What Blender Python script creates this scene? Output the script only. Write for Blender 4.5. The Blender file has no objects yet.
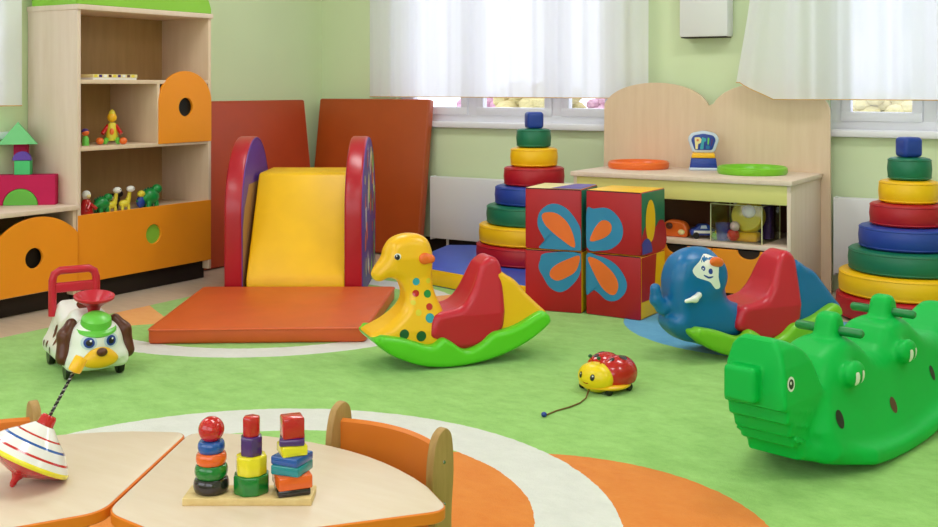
import bpy, bmesh, math, random
import numpy as np
from mathutils import Matrix, Vector
random.seed(7)
S = bpy.context.scene
COL = S.collection
PI = math.pi
TH = math.radians(31.8)                 # the room is turned this much against the line of sight
CT, ST = math.cos(TH), math.sin(TH)
FP, EYE = 1098.0, 1.15

def rm(X, Z):
    """metres right of / ahead of the photographer -> room x, y"""
    return (CT*X - ST*Z, ST*X + CT*Z)

def hexc(h):
    h = h.lstrip('#')
    o = []
    for i in (0, 2, 4):
        c = int(h[i:i+2], 16)/255
        o.append(c/12.92 if c <= .04045 else ((c+.055)/1.055)**2.4)
    return (*o, 1)

# ------------------------------------------------------------------ materials
def nodes_of(name):
    m = bpy.data.materials.new(name); m.use_nodes = True
    nt = m.node_tree
    b = nt.nodes['Principled BSDF']
    return m, nt, b

def mat(name, col, rough=.45, spec=.5, var=.05, vscale=9, bump=0, bscale=60, coat=0, trans=0):
    m, nt, b = nodes_of(name)
    b.inputs['Roughness'].default_value = rough
    b.inputs['Specular IOR Level'].default_value = spec
    b.inputs['Coat Weight'].default_value = coat
    b.inputs['Transmission Weight'].default_value = trans
    c = hexc(col)
    tc = nt.nodes.new('ShaderNodeTexCoord')
    n = nt.nodes.new('ShaderNodeTexNoise'); n.inputs['Scale'].default_value = vscale; n.inputs['Detail'].default_value = 3
    nt.links.new(tc.outputs['Object'], n.inputs['Vector'])
    r = nt.nodes.new('ShaderNodeValToRGB')
    r.color_ramp.elements[0].position = .3; r.color_ramp.elements[1].position = .7
    r.color_ramp.elements[0].color = tuple(x*(1-var) for x in c[:3])+(1,)
    r.color_ramp.elements[1].color = tuple(min(1, x*(1+var)) for x in c[:3])+(1,)
    nt.links.new(n.outputs['Fac'], r.inputs['Fac'])
    nt.links.new(r.outputs['Color'], b.inputs['Base Color'])
    if bump:
        n2 = nt.nodes.new('ShaderNodeTexNoise'); n2.inputs['Scale'].default_value = bscale; n2.inputs['Detail'].default_value = 4
        nt.links.new(tc.outputs['Object'], n2.inputs['Vector'])
        bp = nt.nodes.new('ShaderNodeBump'); bp.inputs['Strength'].default_value = bump; bp.inputs['Distance'].default_value = .004
        nt.links.new(n2.outputs['Fac'], bp.inputs['Height']); nt.links.new(bp.outputs['Normal'], b.inputs['Normal'])
    return m

def wood(name, a, c, scale=(1.5, 1.5, 14), rough=.45, spec=.4):
    m, nt, b = nodes_of(name)
    b.inputs['Roughness'].default_value = rough; b.inputs['Specular IOR Level'].default_value = spec
    tc = nt.nodes.new('ShaderNodeTexCoord'); mp = nt.nodes.new('ShaderNodeMapping')
    mp.inputs['Scale'].default_value = scale
    n = nt.nodes.new('ShaderNodeTexNoise'); n.inputs['Scale'].default_value = 3; n.inputs['Detail'].default_value = 5; n.inputs['Roughness'].default_value = .6
    r = nt.nodes.new('ShaderNodeValToRGB')
    r.color_ramp.elements[0].position = .35; r.color_ramp.elements[1].position = .68
    r.color_ramp.elements[0].color = hexc(a); r.color_ramp.elements[1].color = hexc(c)
    nt.links.new(tc.outputs['Object'], mp.inputs['Vector']); nt.links.new(mp.outputs['Vector'], n.inputs['Vector'])
    nt.links.new(n.outputs['Fac'], r.inputs['Fac']); nt.links.new(r.outputs['Color'], b.inputs['Base Color'])
    return m

M = {}
PLAS = dict(rough=.32, spec=.5, var=.03, vscale=5)
VIN = dict(rough=.42, spec=.5, var=.05, vscale=6, bump=.12, bscale=14)
M['beech'] = wood('beech laminate', '#dec2a6', '#e4cab0', (9, 9, .9))
M['beech_pale'] = wood('pale beech laminate', '#e2cab8', '#e8d2c2', (8, 8, .8))
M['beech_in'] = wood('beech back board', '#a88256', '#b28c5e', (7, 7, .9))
M['table'] = wood('pale table laminate', '#dcc6b0', '#e0ccb8', (3, 16, 3), .38)
M['plank'] = wood('chair birch', '#a47f4a', '#b8925a', (20, 20, 2.5), .5)
M['board'] = wood('toy birch', '#dcbc7e', '#e8cc92', (10, 60, 10), .5)
M['orange_lam'] = mat('orange laminate', '#f6961c', .4, .4, .03, 3)
M['lime_lam'] = mat('lime laminate', '#8cc63e', .4, .4, .03, 3)
M['pale_lime'] = mat('pale lime laminate', '#e2da86', .4, .4, .03, 3)
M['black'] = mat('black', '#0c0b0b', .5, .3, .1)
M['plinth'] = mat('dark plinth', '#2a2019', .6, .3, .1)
M['wall'] = mat('green wall paint', '#dceac2', .75, .25, .02, 1.5, .04, 90)
M['ceiling'] = mat('white ceiling paint', '#eeeeea', .8, .2, .02, 2)
M['white'] = mat('white enamel', '#e6e6ea', .35, .5, .01, 3)
M['pvc'] = mat('white window plastic', '#eceaf2', .3, .5, .01, 3)
M['floor'] = wood('beige linoleum', '#c4b09c', '#d0bca8', (2, 9, 1), .4)
M['mat_or'] = mat('burnt orange vinyl', '#d25a24', **VIN)
M['mat_red'] = mat('brick vinyl', '#b8431e', **VIN)
M['mat_brown'] = mat('rust vinyl', '#b04a14', **VIN)
M['v_red'] = mat('red vinyl', '#b40f28', rough=.3, spec=.6, var=.05, vscale=6, bump=.12, bscale=14)
M['v_yel'] = mat('yellow vinyl', '#fcc200', **VIN)
M['v_pur'] = mat('purple vinyl', '#58329c', **VIN)
M['v_blue'] = mat('blue vinyl', '#1f3f9e', **VIN)
M['v_lblue'] = mat('mid blue vinyl', '#2f54c4', **VIN)
M['v_green'] = mat('green vinyl', '#0f7050', **VIN)
M['v_crim'] = mat('crimson vinyl', '#b40a20', **VIN)
M['wing'] = mat('sky blue print', '#2a86bc', **VIN)
M['wing_or'] = mat('orange print', '#f0702a', **VIN)
M['cream'] = mat('cream print', '#f0dfa0', **VIN)
M['p_yel'] = mat('yellow plastic', '#fcbf1c', **PLAS)
M['p_red'] = mat('red plastic', '#c81c34', **PLAS)
M['p_lime'] = mat('lime plastic', '#5fd028', **PLAS)
M['p_leaf'] = mat('leaf green plastic', '#7cc62a', **PLAS)
M['p_croc'] = mat('emerald plastic', '#02b648', .45, .25, .03, 5)
M['p_crocd'] = mat('dark emerald plastic', '#14803f', **PLAS)
M['p_blue'] = mat('blue plastic', '#0f6cac', **PLAS)
M['p_navy'] = mat('navy plastic', '#1f3f9c', **PLAS)
M['p_white'] = mat('white plastic', '#f2f0ee', **PLAS)
M['p_cyan'] = mat('cyan plastic', '#2f9fb4', **PLAS)
M['p_green'] = mat('green plastic', '#178a3e', **PLAS)
M['p_dgreen'] = mat('dark green plastic', '#0c5a30', **PLAS)
M['p_or'] = mat('orange plastic', '#f2702a', **PLAS)
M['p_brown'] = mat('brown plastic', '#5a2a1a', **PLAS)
M['p_black'] = mat('black plastic', '#141214', **PLAS)
M['p_pur'] = mat('purple plastic', '#4a2a7c', **PLAS)
M['p_lgreen'] = mat('grass green plastic', '#6cc84a', **PLAS)
M['p_silver'] = mat('pale silver plastic', '#c9d6ea', **PLAS)
M['p_lemon'] = mat('lemon plastic', '#e6d23a', **PLAS)
LAC = dict(rough=.18, spec=.6, var=.03, vscale=20, coat=.3)
M['l_red'] = mat('red lacquer', '#c4161c', **LAC)
M['l_blue'] = mat('blue lacquer', '#1a54a8', **LAC)
M['l_or'] = mat('orange lacquer', '#ee6420', **LAC)
M['l_green'] = mat('green lacquer', '#0f7a2c', **LAC)
M['l_black'] = mat('black lacquer', '#241a20', **LAC)
M['l_pur'] = mat('purple lacquer', '#4c2470', **LAC)
M['l_yel'] = mat('yellow lacquer', '#f2e028', **LAC)
M['l_teal'] = mat('teal lacquer', '#1a8a94', **LAC)
M['tin_white'] = mat('white tin', '#f0eaea', **LAC)
M['foam_mag'] = mat('magenta foam', '#c42258', .7, .2, .05, 9)
M['foam_lime'] = mat('green foam', '#6cb84c', .7, .2, .05, 9)
M['foam_mint'] = mat('mint foam', '#54c67c', .7, .2, .05, 9)
M['foam_pur'] = mat('purple foam', '#6a4cb0', .7, .2, .05, 9)
M['hem'] = mat('ochre hem', '#dcae6c', .7, .2, .05, 20)
M['metal'] = mat('steel', '#8a8a88', .25, .6, .02); M['metal'].node_tree.nodes['Principled BSDF'].inputs['Metallic'].default_value = .9
M['string'] = mat('string', '#7a5a34', .8, .2, .1, 60)
M['facade'] = mat('pale facade', '#e6e2e6', .8, .2, .04, 2)
M['facade_pink'] = mat('pink facade', '#e0c4c8', .8, .2, .04, 2)
M['outside_ground'] = mat('pale ground', '#d6d8de', .9, .1, .05, 1)
M['shrub_y'] = mat('yellow leaves', '#c4b684', .8, .2, .2, 40)
M['shrub_p'] = mat('pink blossom', '#c498ac', .8, .2, .2, 40)
M['glass_dark'] = mat('far window glass', '#9aa4b4', .2, .5, .05, 3)

def glassy(name, tint, t, gloss=.08):
    m = bpy.data.materials.new(name); m.use_nodes = True; nt = m.node_tree
    nt.nodes.remove(nt.nodes['Principled BSDF'])
    out = nt.nodes['Material Output']
    tr = nt.nodes.new('ShaderNodeBsdfTransparent'); tr.inputs['Color'].default_value = hexc(tint)
    gl = nt.nodes.new('ShaderNodeBsdfGlossy'); gl.inputs['Roughness'].default_value = .05
    mx = nt.nodes.new('ShaderNodeMixShader'); mx.inputs['Fac'].default_value = gloss
    nt.links.new(tr.outputs[0], mx.inputs[1]); nt.links.new(gl.outputs[0], mx.inputs[2])
    nt.links.new(mx.outputs[0], out.inputs['Surface'])
    return m
M['glass'] = glassy('window glass', '#f4f6fa', 1, .06)
M['acrylic'] = glassy('clear acrylic', '#f4f6f0', 1, .05)

def voile():
    m = bpy.data.materials.new('white voile'); m.use_nodes = True; nt = m.node_tree
    nt.nodes.remove(nt.nodes['Principled BSDF'])
    out = nt.nodes['Material Output']
    d = nt.nodes.new('ShaderNodeBsdfDiffuse'); d.inputs['Color'].default_value = hexc('#f9f8ff')
    t = nt.nodes.new('ShaderNodeBsdfTranslucent'); t.inputs['Color'].default_value = hexc('#f9f8ff')
    a = nt.nodes.new('ShaderNodeMixShader'); a.inputs['Fac'].default_value = .42
    tr = nt.nodes.new('ShaderNodeBsdfTransparent')
    b = nt.nodes.new('ShaderNodeMixShader')
    tc = nt.nodes.new('ShaderNodeTexCoord'); w = nt.nodes.new('ShaderNodeTexNoise'); w.inputs['Scale'].default_value = 300
    mr = nt.nodes.new('ShaderNodeMapRange'); mr.inputs['To Min'].default_value = .06; mr.inputs['To Max'].default_value = .1
    nt.links.new(tc.outputs['Object'], w.inputs['Vector']); nt.links.new(w.outputs['Fac'], mr.inputs['Value']); nt.links.new(mr.outputs['Result'], b.inputs['Fac'])
    nt.links.new(d.outputs[0], a.inputs[1]); nt.links.new(t.outputs[0], a.inputs[2])
    nt.links.new(a.outputs[0], b.inputs[1]); nt.links.new(tr.outputs[0], b.inputs[2])
    nt.links.new(b.outputs[0], out.inputs['Surface'])
    return m
M['voile'] = voile()

def carpet():
    m, nt, b = nodes_of('patterned pile carpet')
    b.inputs['Roughness'].default_value = .95; b.inputs['Specular IOR Level'].default_value = .1
    b.inputs['Sheen Weight'].default_value = .15
    L = nt.links.new
    tc = nt.nodes.new('ShaderNodeTexCoord'); sep = nt.nodes.new('ShaderNodeSeparateXYZ')
    nz = nt.nodes.new('ShaderNodeTexNoise'); nz.inputs['Scale'].default_value = 30; nz.inputs['Detail'].default_value = 2
    L(tc.outputs['Object'], nz.inputs['Vector'])
    wob = nt.nodes.new('ShaderNodeVectorMath'); wob.operation = 'MULTIPLY_ADD'
    wob.inputs[1].default_value = (.012,)*3
    L(nz.outputs['Color'], wob.inputs[0]); L(tc.outputs['Object'], wob.inputs[2])
    flat = nt.nodes.new('ShaderNodeVectorMath'); flat.operation = 'MULTIPLY'; flat.inputs[1].default_value = (1, 1, 0)
    L(wob.outputs[0], flat.inputs[0]); L(flat.outputs[0], sep.inputs[0])
    def math_(op, a, c):
        n = nt.nodes.new('ShaderNodeMath'); n.operation = op
        for i, v in enumerate((a, c)):
            if isinstance(v, (int, float)): n.inputs[i].default_value = v
            else: L(v, n.inputs[i])
        return n.outputs[0]
    def disc(cx, cy, r):
        d = nt.nodes.new('ShaderNodeVectorMath'); d.operation = 'DISTANCE'; d.inputs[1].default_value = (cx, cy, 0)
        L(flat.outputs[0], d.inputs[0])
        return math_('LESS_THAN', d.outputs['Value'], r)
    def poly(pts):                                   # convex, counter-clockwise
        f = None
        for (x0, y0), (x1, y1) in zip(pts, pts[1:]+pts[:1]):
            nx, ny = -(y1-y0), (x1-x0)
            v = math_('ADD', math_('MULTIPLY', sep.outputs['X'], nx), math_('MULTIPLY', sep.outputs['Y'], ny))
            g = math_('GREATER_THAN', v, nx*x0+ny*y0)
            f = g if f is None else math_('MULTIPLY', f, g)
        return f
    pile = nt.nodes.new('ShaderNodeTexNoise'); pile.inputs['Scale'].default_value = 7; pile.inputs['Detail'].default_value = 6; pile.inputs['Roughness'].default_value = .8
    stretch = nt.nodes.new('ShaderNodeMapping'); stretch.inputs['Rotation'].default_value = (0, 0, .5); stretch.inputs['Scale'].default_value = (1.1, 1.7, 1)
    L(tc.outputs['Object'], stretch.inputs['Vector']); L(stretch.outputs[0], pile.inputs['Vector'])
    def tone(a, c):
        r = nt.nodes.new('ShaderNodeValToRGB'); r.color_ramp.elements[0].position = .3; r.color_ramp.elements[1].position = .7
        r.color_ramp.elements[0].color = hexc(a); r.color_ramp.elements[1].color = hexc(c)
        L(pile.outputs['Fac'], r.inputs['Fac']); return r.outputs['Color']
    green = tone('#88bc5e', '#a8d87c'); white = tone('#dad8d5', '#e8e6e3'); orange = tone('#e07a28', '#ea8e3c')
    blue = tone('#4c9cd0', '#68b4e0'); pale = tone('#f0a050', '#f8b468')
    cur = green
    def over(mask, colr):
        nonlocal cur
        mx = nt.nodes.new('ShaderNodeMixRGB'); L(mask, mx.inputs['Fac']); L(cur, mx.inputs['Color1']); L(colr, mx.inputs['Color2'])
        cur = mx.outputs['Color']
    over(disc(-1.346, 2.462, .642), orange)
    over(disc(-2.044, 2.141, 1.02), white)
    over(disc(-2.016, 2.208, .732), green)
    over(math_('MULTIPLY', disc(-2.016, 2.208, .732), disc(-1.594, 2.106, .85)), orange)
    over(disc(-3.83, 4.27, .995), white)
    over(disc(-3.83, 4.27, .835), green)
    over(poly([(-4.46, 3.79), (-4.16, 3.62), (-4.03, 3.78), (-4.46, 4.02)]), pale)
    over(disc(-2.98, 4.86, .37), pale)
    over(disc(-1.55, 5.25, .69), blue)
    L(cur, b.inputs['Base Color'])
    fz = nt.nodes.new('ShaderNodeTexNoise'); fz.inputs['Scale'].default_value = 220; fz.inputs['Detail'].default_value = 2
    L(tc.outputs['Object'], fz.inputs['Vector'])
    ad = math_('ADD', math_('MULTIPLY', fz.outputs['Fac'], .5), math_('MULTIPLY', pile.outputs['Fac'], 1.2))
    bp = nt.nodes.new('ShaderNodeBump'); bp.inputs['Strength'].default_value = .35; bp.inputs['Distance'].default_value = .01
    L(ad, bp.inputs['Height']); L(bp.outputs['Normal'], b.inputs['Normal'])
    return m
M['carpet'] = carpet()

# ------------------------------------------------------------------ shape helpers, each gives (verts, faces)
def from_bm(bm):
    bm.verts.index_update()
    V = [v.co.copy() for v in bm.verts]; F = [[v.index for v in f.verts] for f in bm.faces]
    bm.free(); return V, F

def rbox(x0, x1, y0, y1, z0, z1, r=.003, seg=2):
    bm = bmesh.new(); bmesh.ops.create_cube(bm, size=1)
    for v in bm.verts:
        v.co = Vector(((x0+x1)/2+v.co.x*(x1-x0), (y0+y1)/2+v.co.y*(y1-y0), (z0+z1)/2+v.co.z*(z1-z0)))
    r = min(r, .49*min(x1-x0, y1-y0, z1-z0))
    if r > 0: bmesh.ops.bevel(bm, geom=bm.edges[:], offset=r, segments=seg, profile=.5, affect='EDGES')
    return from_bm(bm)

def prism(poly, d0, d1, axis='y', r=0, seg=2):
    bm = bmesh.new()
    def P(a, b, d): return {'y': (a, d, b), 'x': (d, a, b), 'z': (a, b, d)}[axis]
    A = [bm.verts.new(P(a, b, d0)) for a, b in poly]; B = [bm.verts.new(P(a, b, d1)) for a, b in poly]
    n = len(poly)
    bm.faces.new(A); bm.faces.new(B[::-1])
    for i in range(n): bm.faces.new((A[i], B[i], B[(i+1) % n], A[(i+1) % n]))
    bmesh.ops.recalc_face_normals(bm, faces=bm.faces[:])
    if r > 0:
        E = [e for e in bm.edges if len(e.link_faces) == 2 and e.calc_face_angle(0) > .6]
        bmesh.ops.bevel(bm, geom=E, offset=r, segments=seg, profile=.5, affect='EDGES')
    return from_bm(bm)

def lathe(prof, n=40):
    V, F = [], []
    for r, z in prof:
        for k in range(n):
            a = 2*PI*k/n; V.append(Vector((r*math.cos(a), r*math.sin(a), z)))
    for i in range(len(prof)-1):
        for k in range(n):
            F.append([i*n+k, i*n+(k+1) % n, (i+1)*n+(k+1) % n, (i+1)*n+k])
    F.append(list(range(n))[::-1]); F.append([(len(prof)-1)*n+k for k in range(n)])
    return V, F

def ell(c, r, n=20, m=12):
    bm = bmesh.new(); bmesh.ops.create_uvsphere(bm, u_segments=n, v_segments=m, radius=1)
    for v in bm.verts: v.co = Vector((c[0]+v.co.x*r[0], c[1]+v.co.y*r[1], c[2]+v.co.z*r[2]))
    return from_bm(bm)

def tube(path, r, n=10, closed=False):
    P = [Vector(p) for p in path]; V, F = [], []; N = len(P)
    up = None
    for i, p in enumerate(P):
        t = (P[(i+1) % N]-P[i-1]) if closed else (P[min(i+1, N-1)]-P[max(i-1, 0)])
        t.normalize()
        if up is None: up = t.orthogonal().normalized()
        up = (up-t*up.dot(t)).normalized(); s = t.cross(up)
        rr = r[i] if isinstance(r, (list, tuple)) else r
        for k in range(n):
            a = 2*PI*k/n; V.append(p+(up*math.cos(a)+s*math.sin(a))*rr)
    for i in range(N if closed else N-1):
        j = (i+1) % N
        for k in range(n): F.append([i*n+k, i*n+(k+1) % n, j*n+(k+1) % n, j*n+k])
    if not closed: F.append(list(range(n))[::-1]); F.append([(N-1)*n+k for k in range(n)])
    return V, F

def plate(loops, t, bev=.002, seg=2):
    """flat board in the xy plane with holes, z from 0 to t"""
    cu = bpy.data.curves.new('tmp', 'CURVE'); cu.dimensions = '2D'; cu.fill_mode = 'BOTH'
    cu.extrude = max(t/2-bev, .0001); cu.bevel_depth = bev; cu.bevel_resolution = seg; cu.offset = -bev
    for lp in loops:
        s = cu.splines.new('POLY'); s.points.add(len(lp)-1); s.use_cyclic_u = True
        for p, q in zip(s.points, lp): p.co = (q[0], q[1], 0, 1)
    o = bpy.data.objects.new('tmp', cu); COL.objects.link(o)
    dg = bpy.context.evaluated_depsgraph_get(); me = bpy.data.meshes.new_from_object(o.evaluated_get(dg))
    V = [v.co+Vector((0, 0, t/2)) for v in me.vertices]; F = [list(p.vertices) for p in me.polygons]
    bpy.data.objects.remove(o); bpy.data.curves.remove(cu); bpy.data.meshes.remove(me)
    return V, F

def circ(cx, cy, r, n=32, ry=None): return [(cx+r*math.cos(2*PI*k/n), cy+(ry or r)*math.sin(2*PI*k/n)) for k in range(n)]
def arc(cx, cy, r, a0, a1, n=16, ry=None):
    return [(cx+r*math.cos(math.radians(a0+(a1-a0)*k/n)), cy+(ry or r)*math.sin(math.radians(a0+(a1-a0)*k/n))) for k in range(n+1)]
def spl(P, n=5, closed=True):
    """Catmull-Rom through the points"""
    out = []; N = len(P)
    for i in range(N if closed else N-1):
        g = (lambda k: P[k % N]) if closed else (lambda k: P[max(0, min(N-1, k))])
        p0, p1, p2, p3 = (np.array(g(i+d), float) for d in (-1, 0, 1, 2))
        for k in range(n):
            t = k/n
            out.append(tuple(.5*((2*p1)+(-p0+p2)*t+(2*p0-5*p1+4*p2-p3)*t*t+(-p0+3*p1-3*p2+p3)*t**3)))
    if not closed: out.append(tuple(P[-1]))
    return out
def rounded(poly, r, n=6):
    out = []; N = len(poly)
    for i in range(N):
        p = Vector(poly[i]); a = Vector(poly[i-1])-p; b = Vector(poly[(i+1) % N])-p
        d = min(r, .45*a.length, .45*b.length)
        A = p+a.normalized()*d; B = p+b.normalized()*d
        for k in range(n+1):
            t = k/n; q = A*(1-t)**2+p*2*t*(1-t)+B*t*t; out.append((q.x, q.y))
    return out

class MB:
    def __init__(s): s.V, s.F, s.mi, s.mats = [], [], [], []
    def add(s, vf, m, T=None):
        if m not in s.mats: s.mats.append(m)
        i = s.mats.index(m); o = len(s.V)
        for v in vf[0]: s.V.append((T @ Vector(v)) if T else Vector(v))
        for f in vf[1]: s.F.append([k+o for k in f]); s.mi.append(i)
        return s
    def facemat(s, fn):
        """repaint faces: fn(centre, normal) -> material or None"""
        for i, f in enumerate(s.F):
            p = [s.V[k] for k in f]; c = sum(p, Vector())/len(p)
            n = Vector()
            for k in range(len(p)): n += (p[k]-c).cross(p[(k+1) % len(p)]-c)
            m = fn(c, n.normalized())
            if m:
                if m not in s.mats: s.mats.append(m)
                s.mi[i] = s.mats.index(m)
        return s
    def build(s, name, parent=None, sharp=40, loc=None, rz=None, fix=True):
        me = bpy.data.meshes.new(name)
        me.from_pydata([tuple(v) for v in s.V], [], s.F)
        for m in s.mats: me.materials.append(m)
        me.polygons.foreach_set('material_index', s.mi); me.update()
        if fix:
            bm = bmesh.new(); bm.from_mesh(me); bmesh.ops.recalc_face_normals(bm, faces=bm.faces[:]); bm.to_mesh(me); bm.free()
        me.polygons.foreach_set('use_smooth', [True]*len(me.polygons))
        me.set_sharp_from_angle(angle=math.radians(sharp))
        o = bpy.data.objects.new(name, me); COL.objects.link(o)
        if parent: o.parent = parent
        if loc is not None: o.location = loc
        if rz is not None: o.rotation_euler = (0, 0, rz)
        return o

def tag(o, label, cat, group=None):
    o['label'] = label; o['category'] = cat
    if group: o['group'] = group
    return o
def thing(name, label, cat, loc=(0, 0, 0), rz=0, group=None):
    o = bpy.data.objects.new(name, None); COL.objects.link(o); o.empty_display_size = .1
    o.location = loc; o.rotation_euler = (0, 0, rz)
    return tag(o, label, cat, group)
def struct(o): o['kind'] = 'structure'; return o
def one(vf, m, name, parent=None, **k): return MB().add(vf, m).build(name, parent, **k)
def Tr(x, y, z): return Matrix.Translation((x, y, z))
def Rot(a, ax): return Matrix.Rotation(math.radians(a), 4, ax)

# ------------------------------------------------------------------ distance-field modelling for moulded toys
def psdf(poly):
    P = np.array(poly, float); Q = np.roll(P, -1, 0)
    def f(x, z):
        x, z = np.broadcast_arrays(np.asarray(x, float), np.asarray(z, float))
        d = np.full(x.shape, 1e9); s = np.ones(x.shape)
        for (ax, az), (bx, bz) in zip(P, Q):
            ex, ez = bx-ax, bz-az; wx, wz = x-ax, z-az
            t = np.clip((wx*ex+wz*ez)/(ex*ex+ez*ez+1e-12), 0, 1)
            d = np.minimum(d, (wx-ex*t)**2+(wz-ez*t)**2)
            c1 = z >= az; c2 = z < bz; c3 = ex*wz > ez*wx
            s = np.where((c1 & c2 & c3) | (~c1 & ~c2 & ~c3), -s, s)
        return s*np.sqrt(d)
    return f
def ext(poly, hw, r=.02, yc=0):
    p = psdf(poly)
    def f(x, y, z):
        a = p(x, z)+r; h = hw(x, z) if callable(hw) else hw
        b = np.abs(y-yc)-h+r
        return np.minimum(np.maximum(a, b), 0)+np.sqrt(np.maximum(a, 0)**2+np.maximum(b, 0)**2)-r
    return f
def sph(c, r): return lambda x, y, z: np.sqrt((x-c[0])**2+(y-c[1])**2+(z-c[2])**2)-r
def elf(c, r):
    def f(x, y, z):
        k0 = np.sqrt(((x-c[0])/r[0])**2+((y-c[1])/r[1])**2+((z-c[2])/r[2])**2)
        return (k0-1)*min(r)*.9+0*x
    return f
def bxf(c, h, r):
    def f(x, y, z):
        q = [np.abs(v-cc)-hh+r for v, cc, hh in zip((x, y, z), c, h)]
        return np.sqrt(sum(np.maximum(v, 0)**2 for v in q))+np.minimum(np.maximum(np.maximum(q[0], q[1]), q[2]), 0)-r
    return f
def cap(a, b, r0, r1=None):
    a, b = np.array(a, float), np.array(b, float); e = b-a; L = e @ e; r1 = r0 if r1 is None else r1
    def f(x, y, z):
        t = np.clip(((x-a[0])*e[0]+(y-a[1])*e[1]+(z-a[2])*e[2])/L, 0, 1)
        return np.sqrt((x-a[0]-e[0]*t)**2+(y-a[1]-e[1]*t)**2+(z-a[2]-e[2]*t)**2)-(r0+(r1-r0)*t)
    return f
def uni(k, *fs):
    def f(x, y, z):
        d = fs[0](x, y, z)
        for g in fs[1:]:
            e = g(x, y, z)
            h = np.clip(.5+.5*(e-d)/k, 0, 1) if k > 0 else (d < e)
            d = e*(1-h)+d*h-(k*h*(1-h) if k > 0 else 0)
        return d
    return f
def cut(f, g, k=.01):
    def q(x, y, z):
        a, b = f(x, y, z), -g(x, y, z)
        h = np.clip(.5+.5*(a-b)/k, 0, 1)
        return b*(1-h)+a*h+k*h*(1-h)
    return q
def net(f, lo, hi, res):
    """surface nets"""
    ax = [np.arange(l-2*res, h+2*res, res) for l, h in zip(lo, hi)]
    X, Y, Z = ax[0][:, None, None], ax[1][None, :, None], ax[2][None, None, :]
    D = np.broadcast_to(f(X, Y, Z), (len(ax[0]), len(ax[1]), len(ax[2]))).astype(float)
    I = D < 0; n = np.array(D.shape)-1
    acc = np.zeros((*n, 3)); cnt = np.zeros(n)
    offs = [(0, 0), (0, 1), (1, 0), (1, 1)]
    edges = []
    for a in range(3):
        b, c = [q for q in range(3) if q != a]
        sl0 = [slice(None)]*3; sl1 = [slice(None)]*3; sl0[a] = slice(0, -1); sl1[a] = slice(1, None)
        d0, d1 = D[tuple(sl0)], D[tuple(sl1)]; cr = I[tuple(sl0)] != I[tuple(sl1)]
        t = np.where(cr, d0/np.where(cr, d0-d1, 1), 0)
        for ob, oc in offs:
            s = [None]*3; s[a] = slice(None); s[b] = slice(ob, ob+n[b]); s[c] = slice(oc, oc+n[c])
            cc = cr[tuple(s)]; tt = t[tuple(s)]
            p = np.zeros((*n, 3)); p[..., a] = tt; p[..., b] = ob; p[..., c] = oc
            acc += p*cc[..., None]; cnt += cc
        edges.append((a, b, c, cr, I[tuple(sl0)]))
    act = cnt > 0; idx = -np.ones(n, int); idx[act] = np.arange(act.sum())
    cell = np.argwhere(act)
    V = np.array([ax[0][0], ax[1][0], ax[2][0]])+res*(cell+acc[act]/cnt[act][:, None])
    F = []
    for a, b, c, cr, ins in edges:
        e = np.argwhere(cr); e = e[(e[:, b] > 0) & (e[:, c] > 0) & (e[:, b] < n[b]) & (e[:, c] < n[c])]
        q = []
        for ob, oc in ((-1, -1), (0, -1), (0, 0), (-1, 0)):
            k = e.copy(); k[:, b] += ob; k[:, c] += oc; q.append(idx[k[:, 0], k[:, 1], k[:, 2]])
        q = np.stack(q, 1); fl = ins[e[:, 0], e[:, 1], e[:, 2]]
        if a == 1: fl = ~fl
        q[~fl] = q[~fl][:, ::-1]; F += q.tolist()
    for _ in range(2):
        h = res*.3; x, y, z = V.T
        d = f(x, y, z)
        g = np.stack([f(x+h, y, z)-f(x-h, y, z), f(x, y+h, z)-f(x, y-h, z), f(x, y, z+h)-f(x, y, z-h)], 1)/(2*h)
        gn = np.maximum((g*g).sum(1), .05)
        V = V-np.clip(d/gn, -res, res)[:, None]*g
    return [Vector(v) for v in V], F
def moulded(f, lo, hi, res, m): return MB().add(net(f, lo, hi, res), m)
def decal(f, pts, org, u, v, d, lift=.0015, rings=3):
    """flat outline pressed along d on to the surface f<0; pts in the (u,v) plane about org"""
    org, u, v, d = (np.array(q, float) for q in (org, u, v, d)); d = d/np.linalg.norm(d)
    P = np.array(pts, float); c = P.mean(0); N = len(P)
    Q = [c]+[c+(p-c)*k/rings for k in range(1, rings+1) for p in P]
    W = np.array([org+q[0]*u+q[1]*v for q in Q])
    for _ in range(40):
        s = f(W[:, 0], W[:, 1], W[:, 2]); W = W+d*np.clip(s, -.05, .05)[:, None]*.8
    W = W-d*lift
    F = [[0, 1+k, 1+(k+1) % N] for k in range(N)]
    for r in range(rings-1):
        a = 1+r*N; b = a+N
        F += [[a+k, b+k, b+(k+1) % N, a+(k+1) % N] for k in range(N)]
    return [Vector(w) for w in W], F
# ------------------------------------------------------------------ the room (x along the window wall, y along the left wall)
LX, BY, FZ, TOPZ = -5.232, 6.364, -.008, 2.9
struct(one(rbox(LX, 2.6, -1.2, BY, FZ-.1, FZ, 0), M['floor'], 'floor'))
struct(one(rbox(LX-.2, 2.6, -1.2, BY+.2, TOPZ, TOPZ+.1, 0), M['ceiling'], 'ceiling'))
struct(one(rbox(2.6, 2.8, -1.2, BY+.2, FZ, TOPZ, 0), M['wall'], 'wall_right'))
b = MB()
for x0, x1, z0, z1 in ((LX-.2, -4.4, FZ, TOPZ), (1.9, 2.8, FZ, TOPZ), (-4.4, 1.9, FZ, .85), (-4.4, 1.9, 2.6, TOPZ), (-1.4, -1.0, .85, 2.6)): b.add(rbox(x0, x1, -1.4, -1.2, z0, z1, 0), M['wall'])  # unseen openings added to let fill daylight in from behind the camera
struct(b.build('wall_rear'))
W1, W2, W3 = (-4.55, -2.84), (-1.55, .25), (2.15, 3.62)
SILL, HEAD = .905, 2.45
b = MB()
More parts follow.
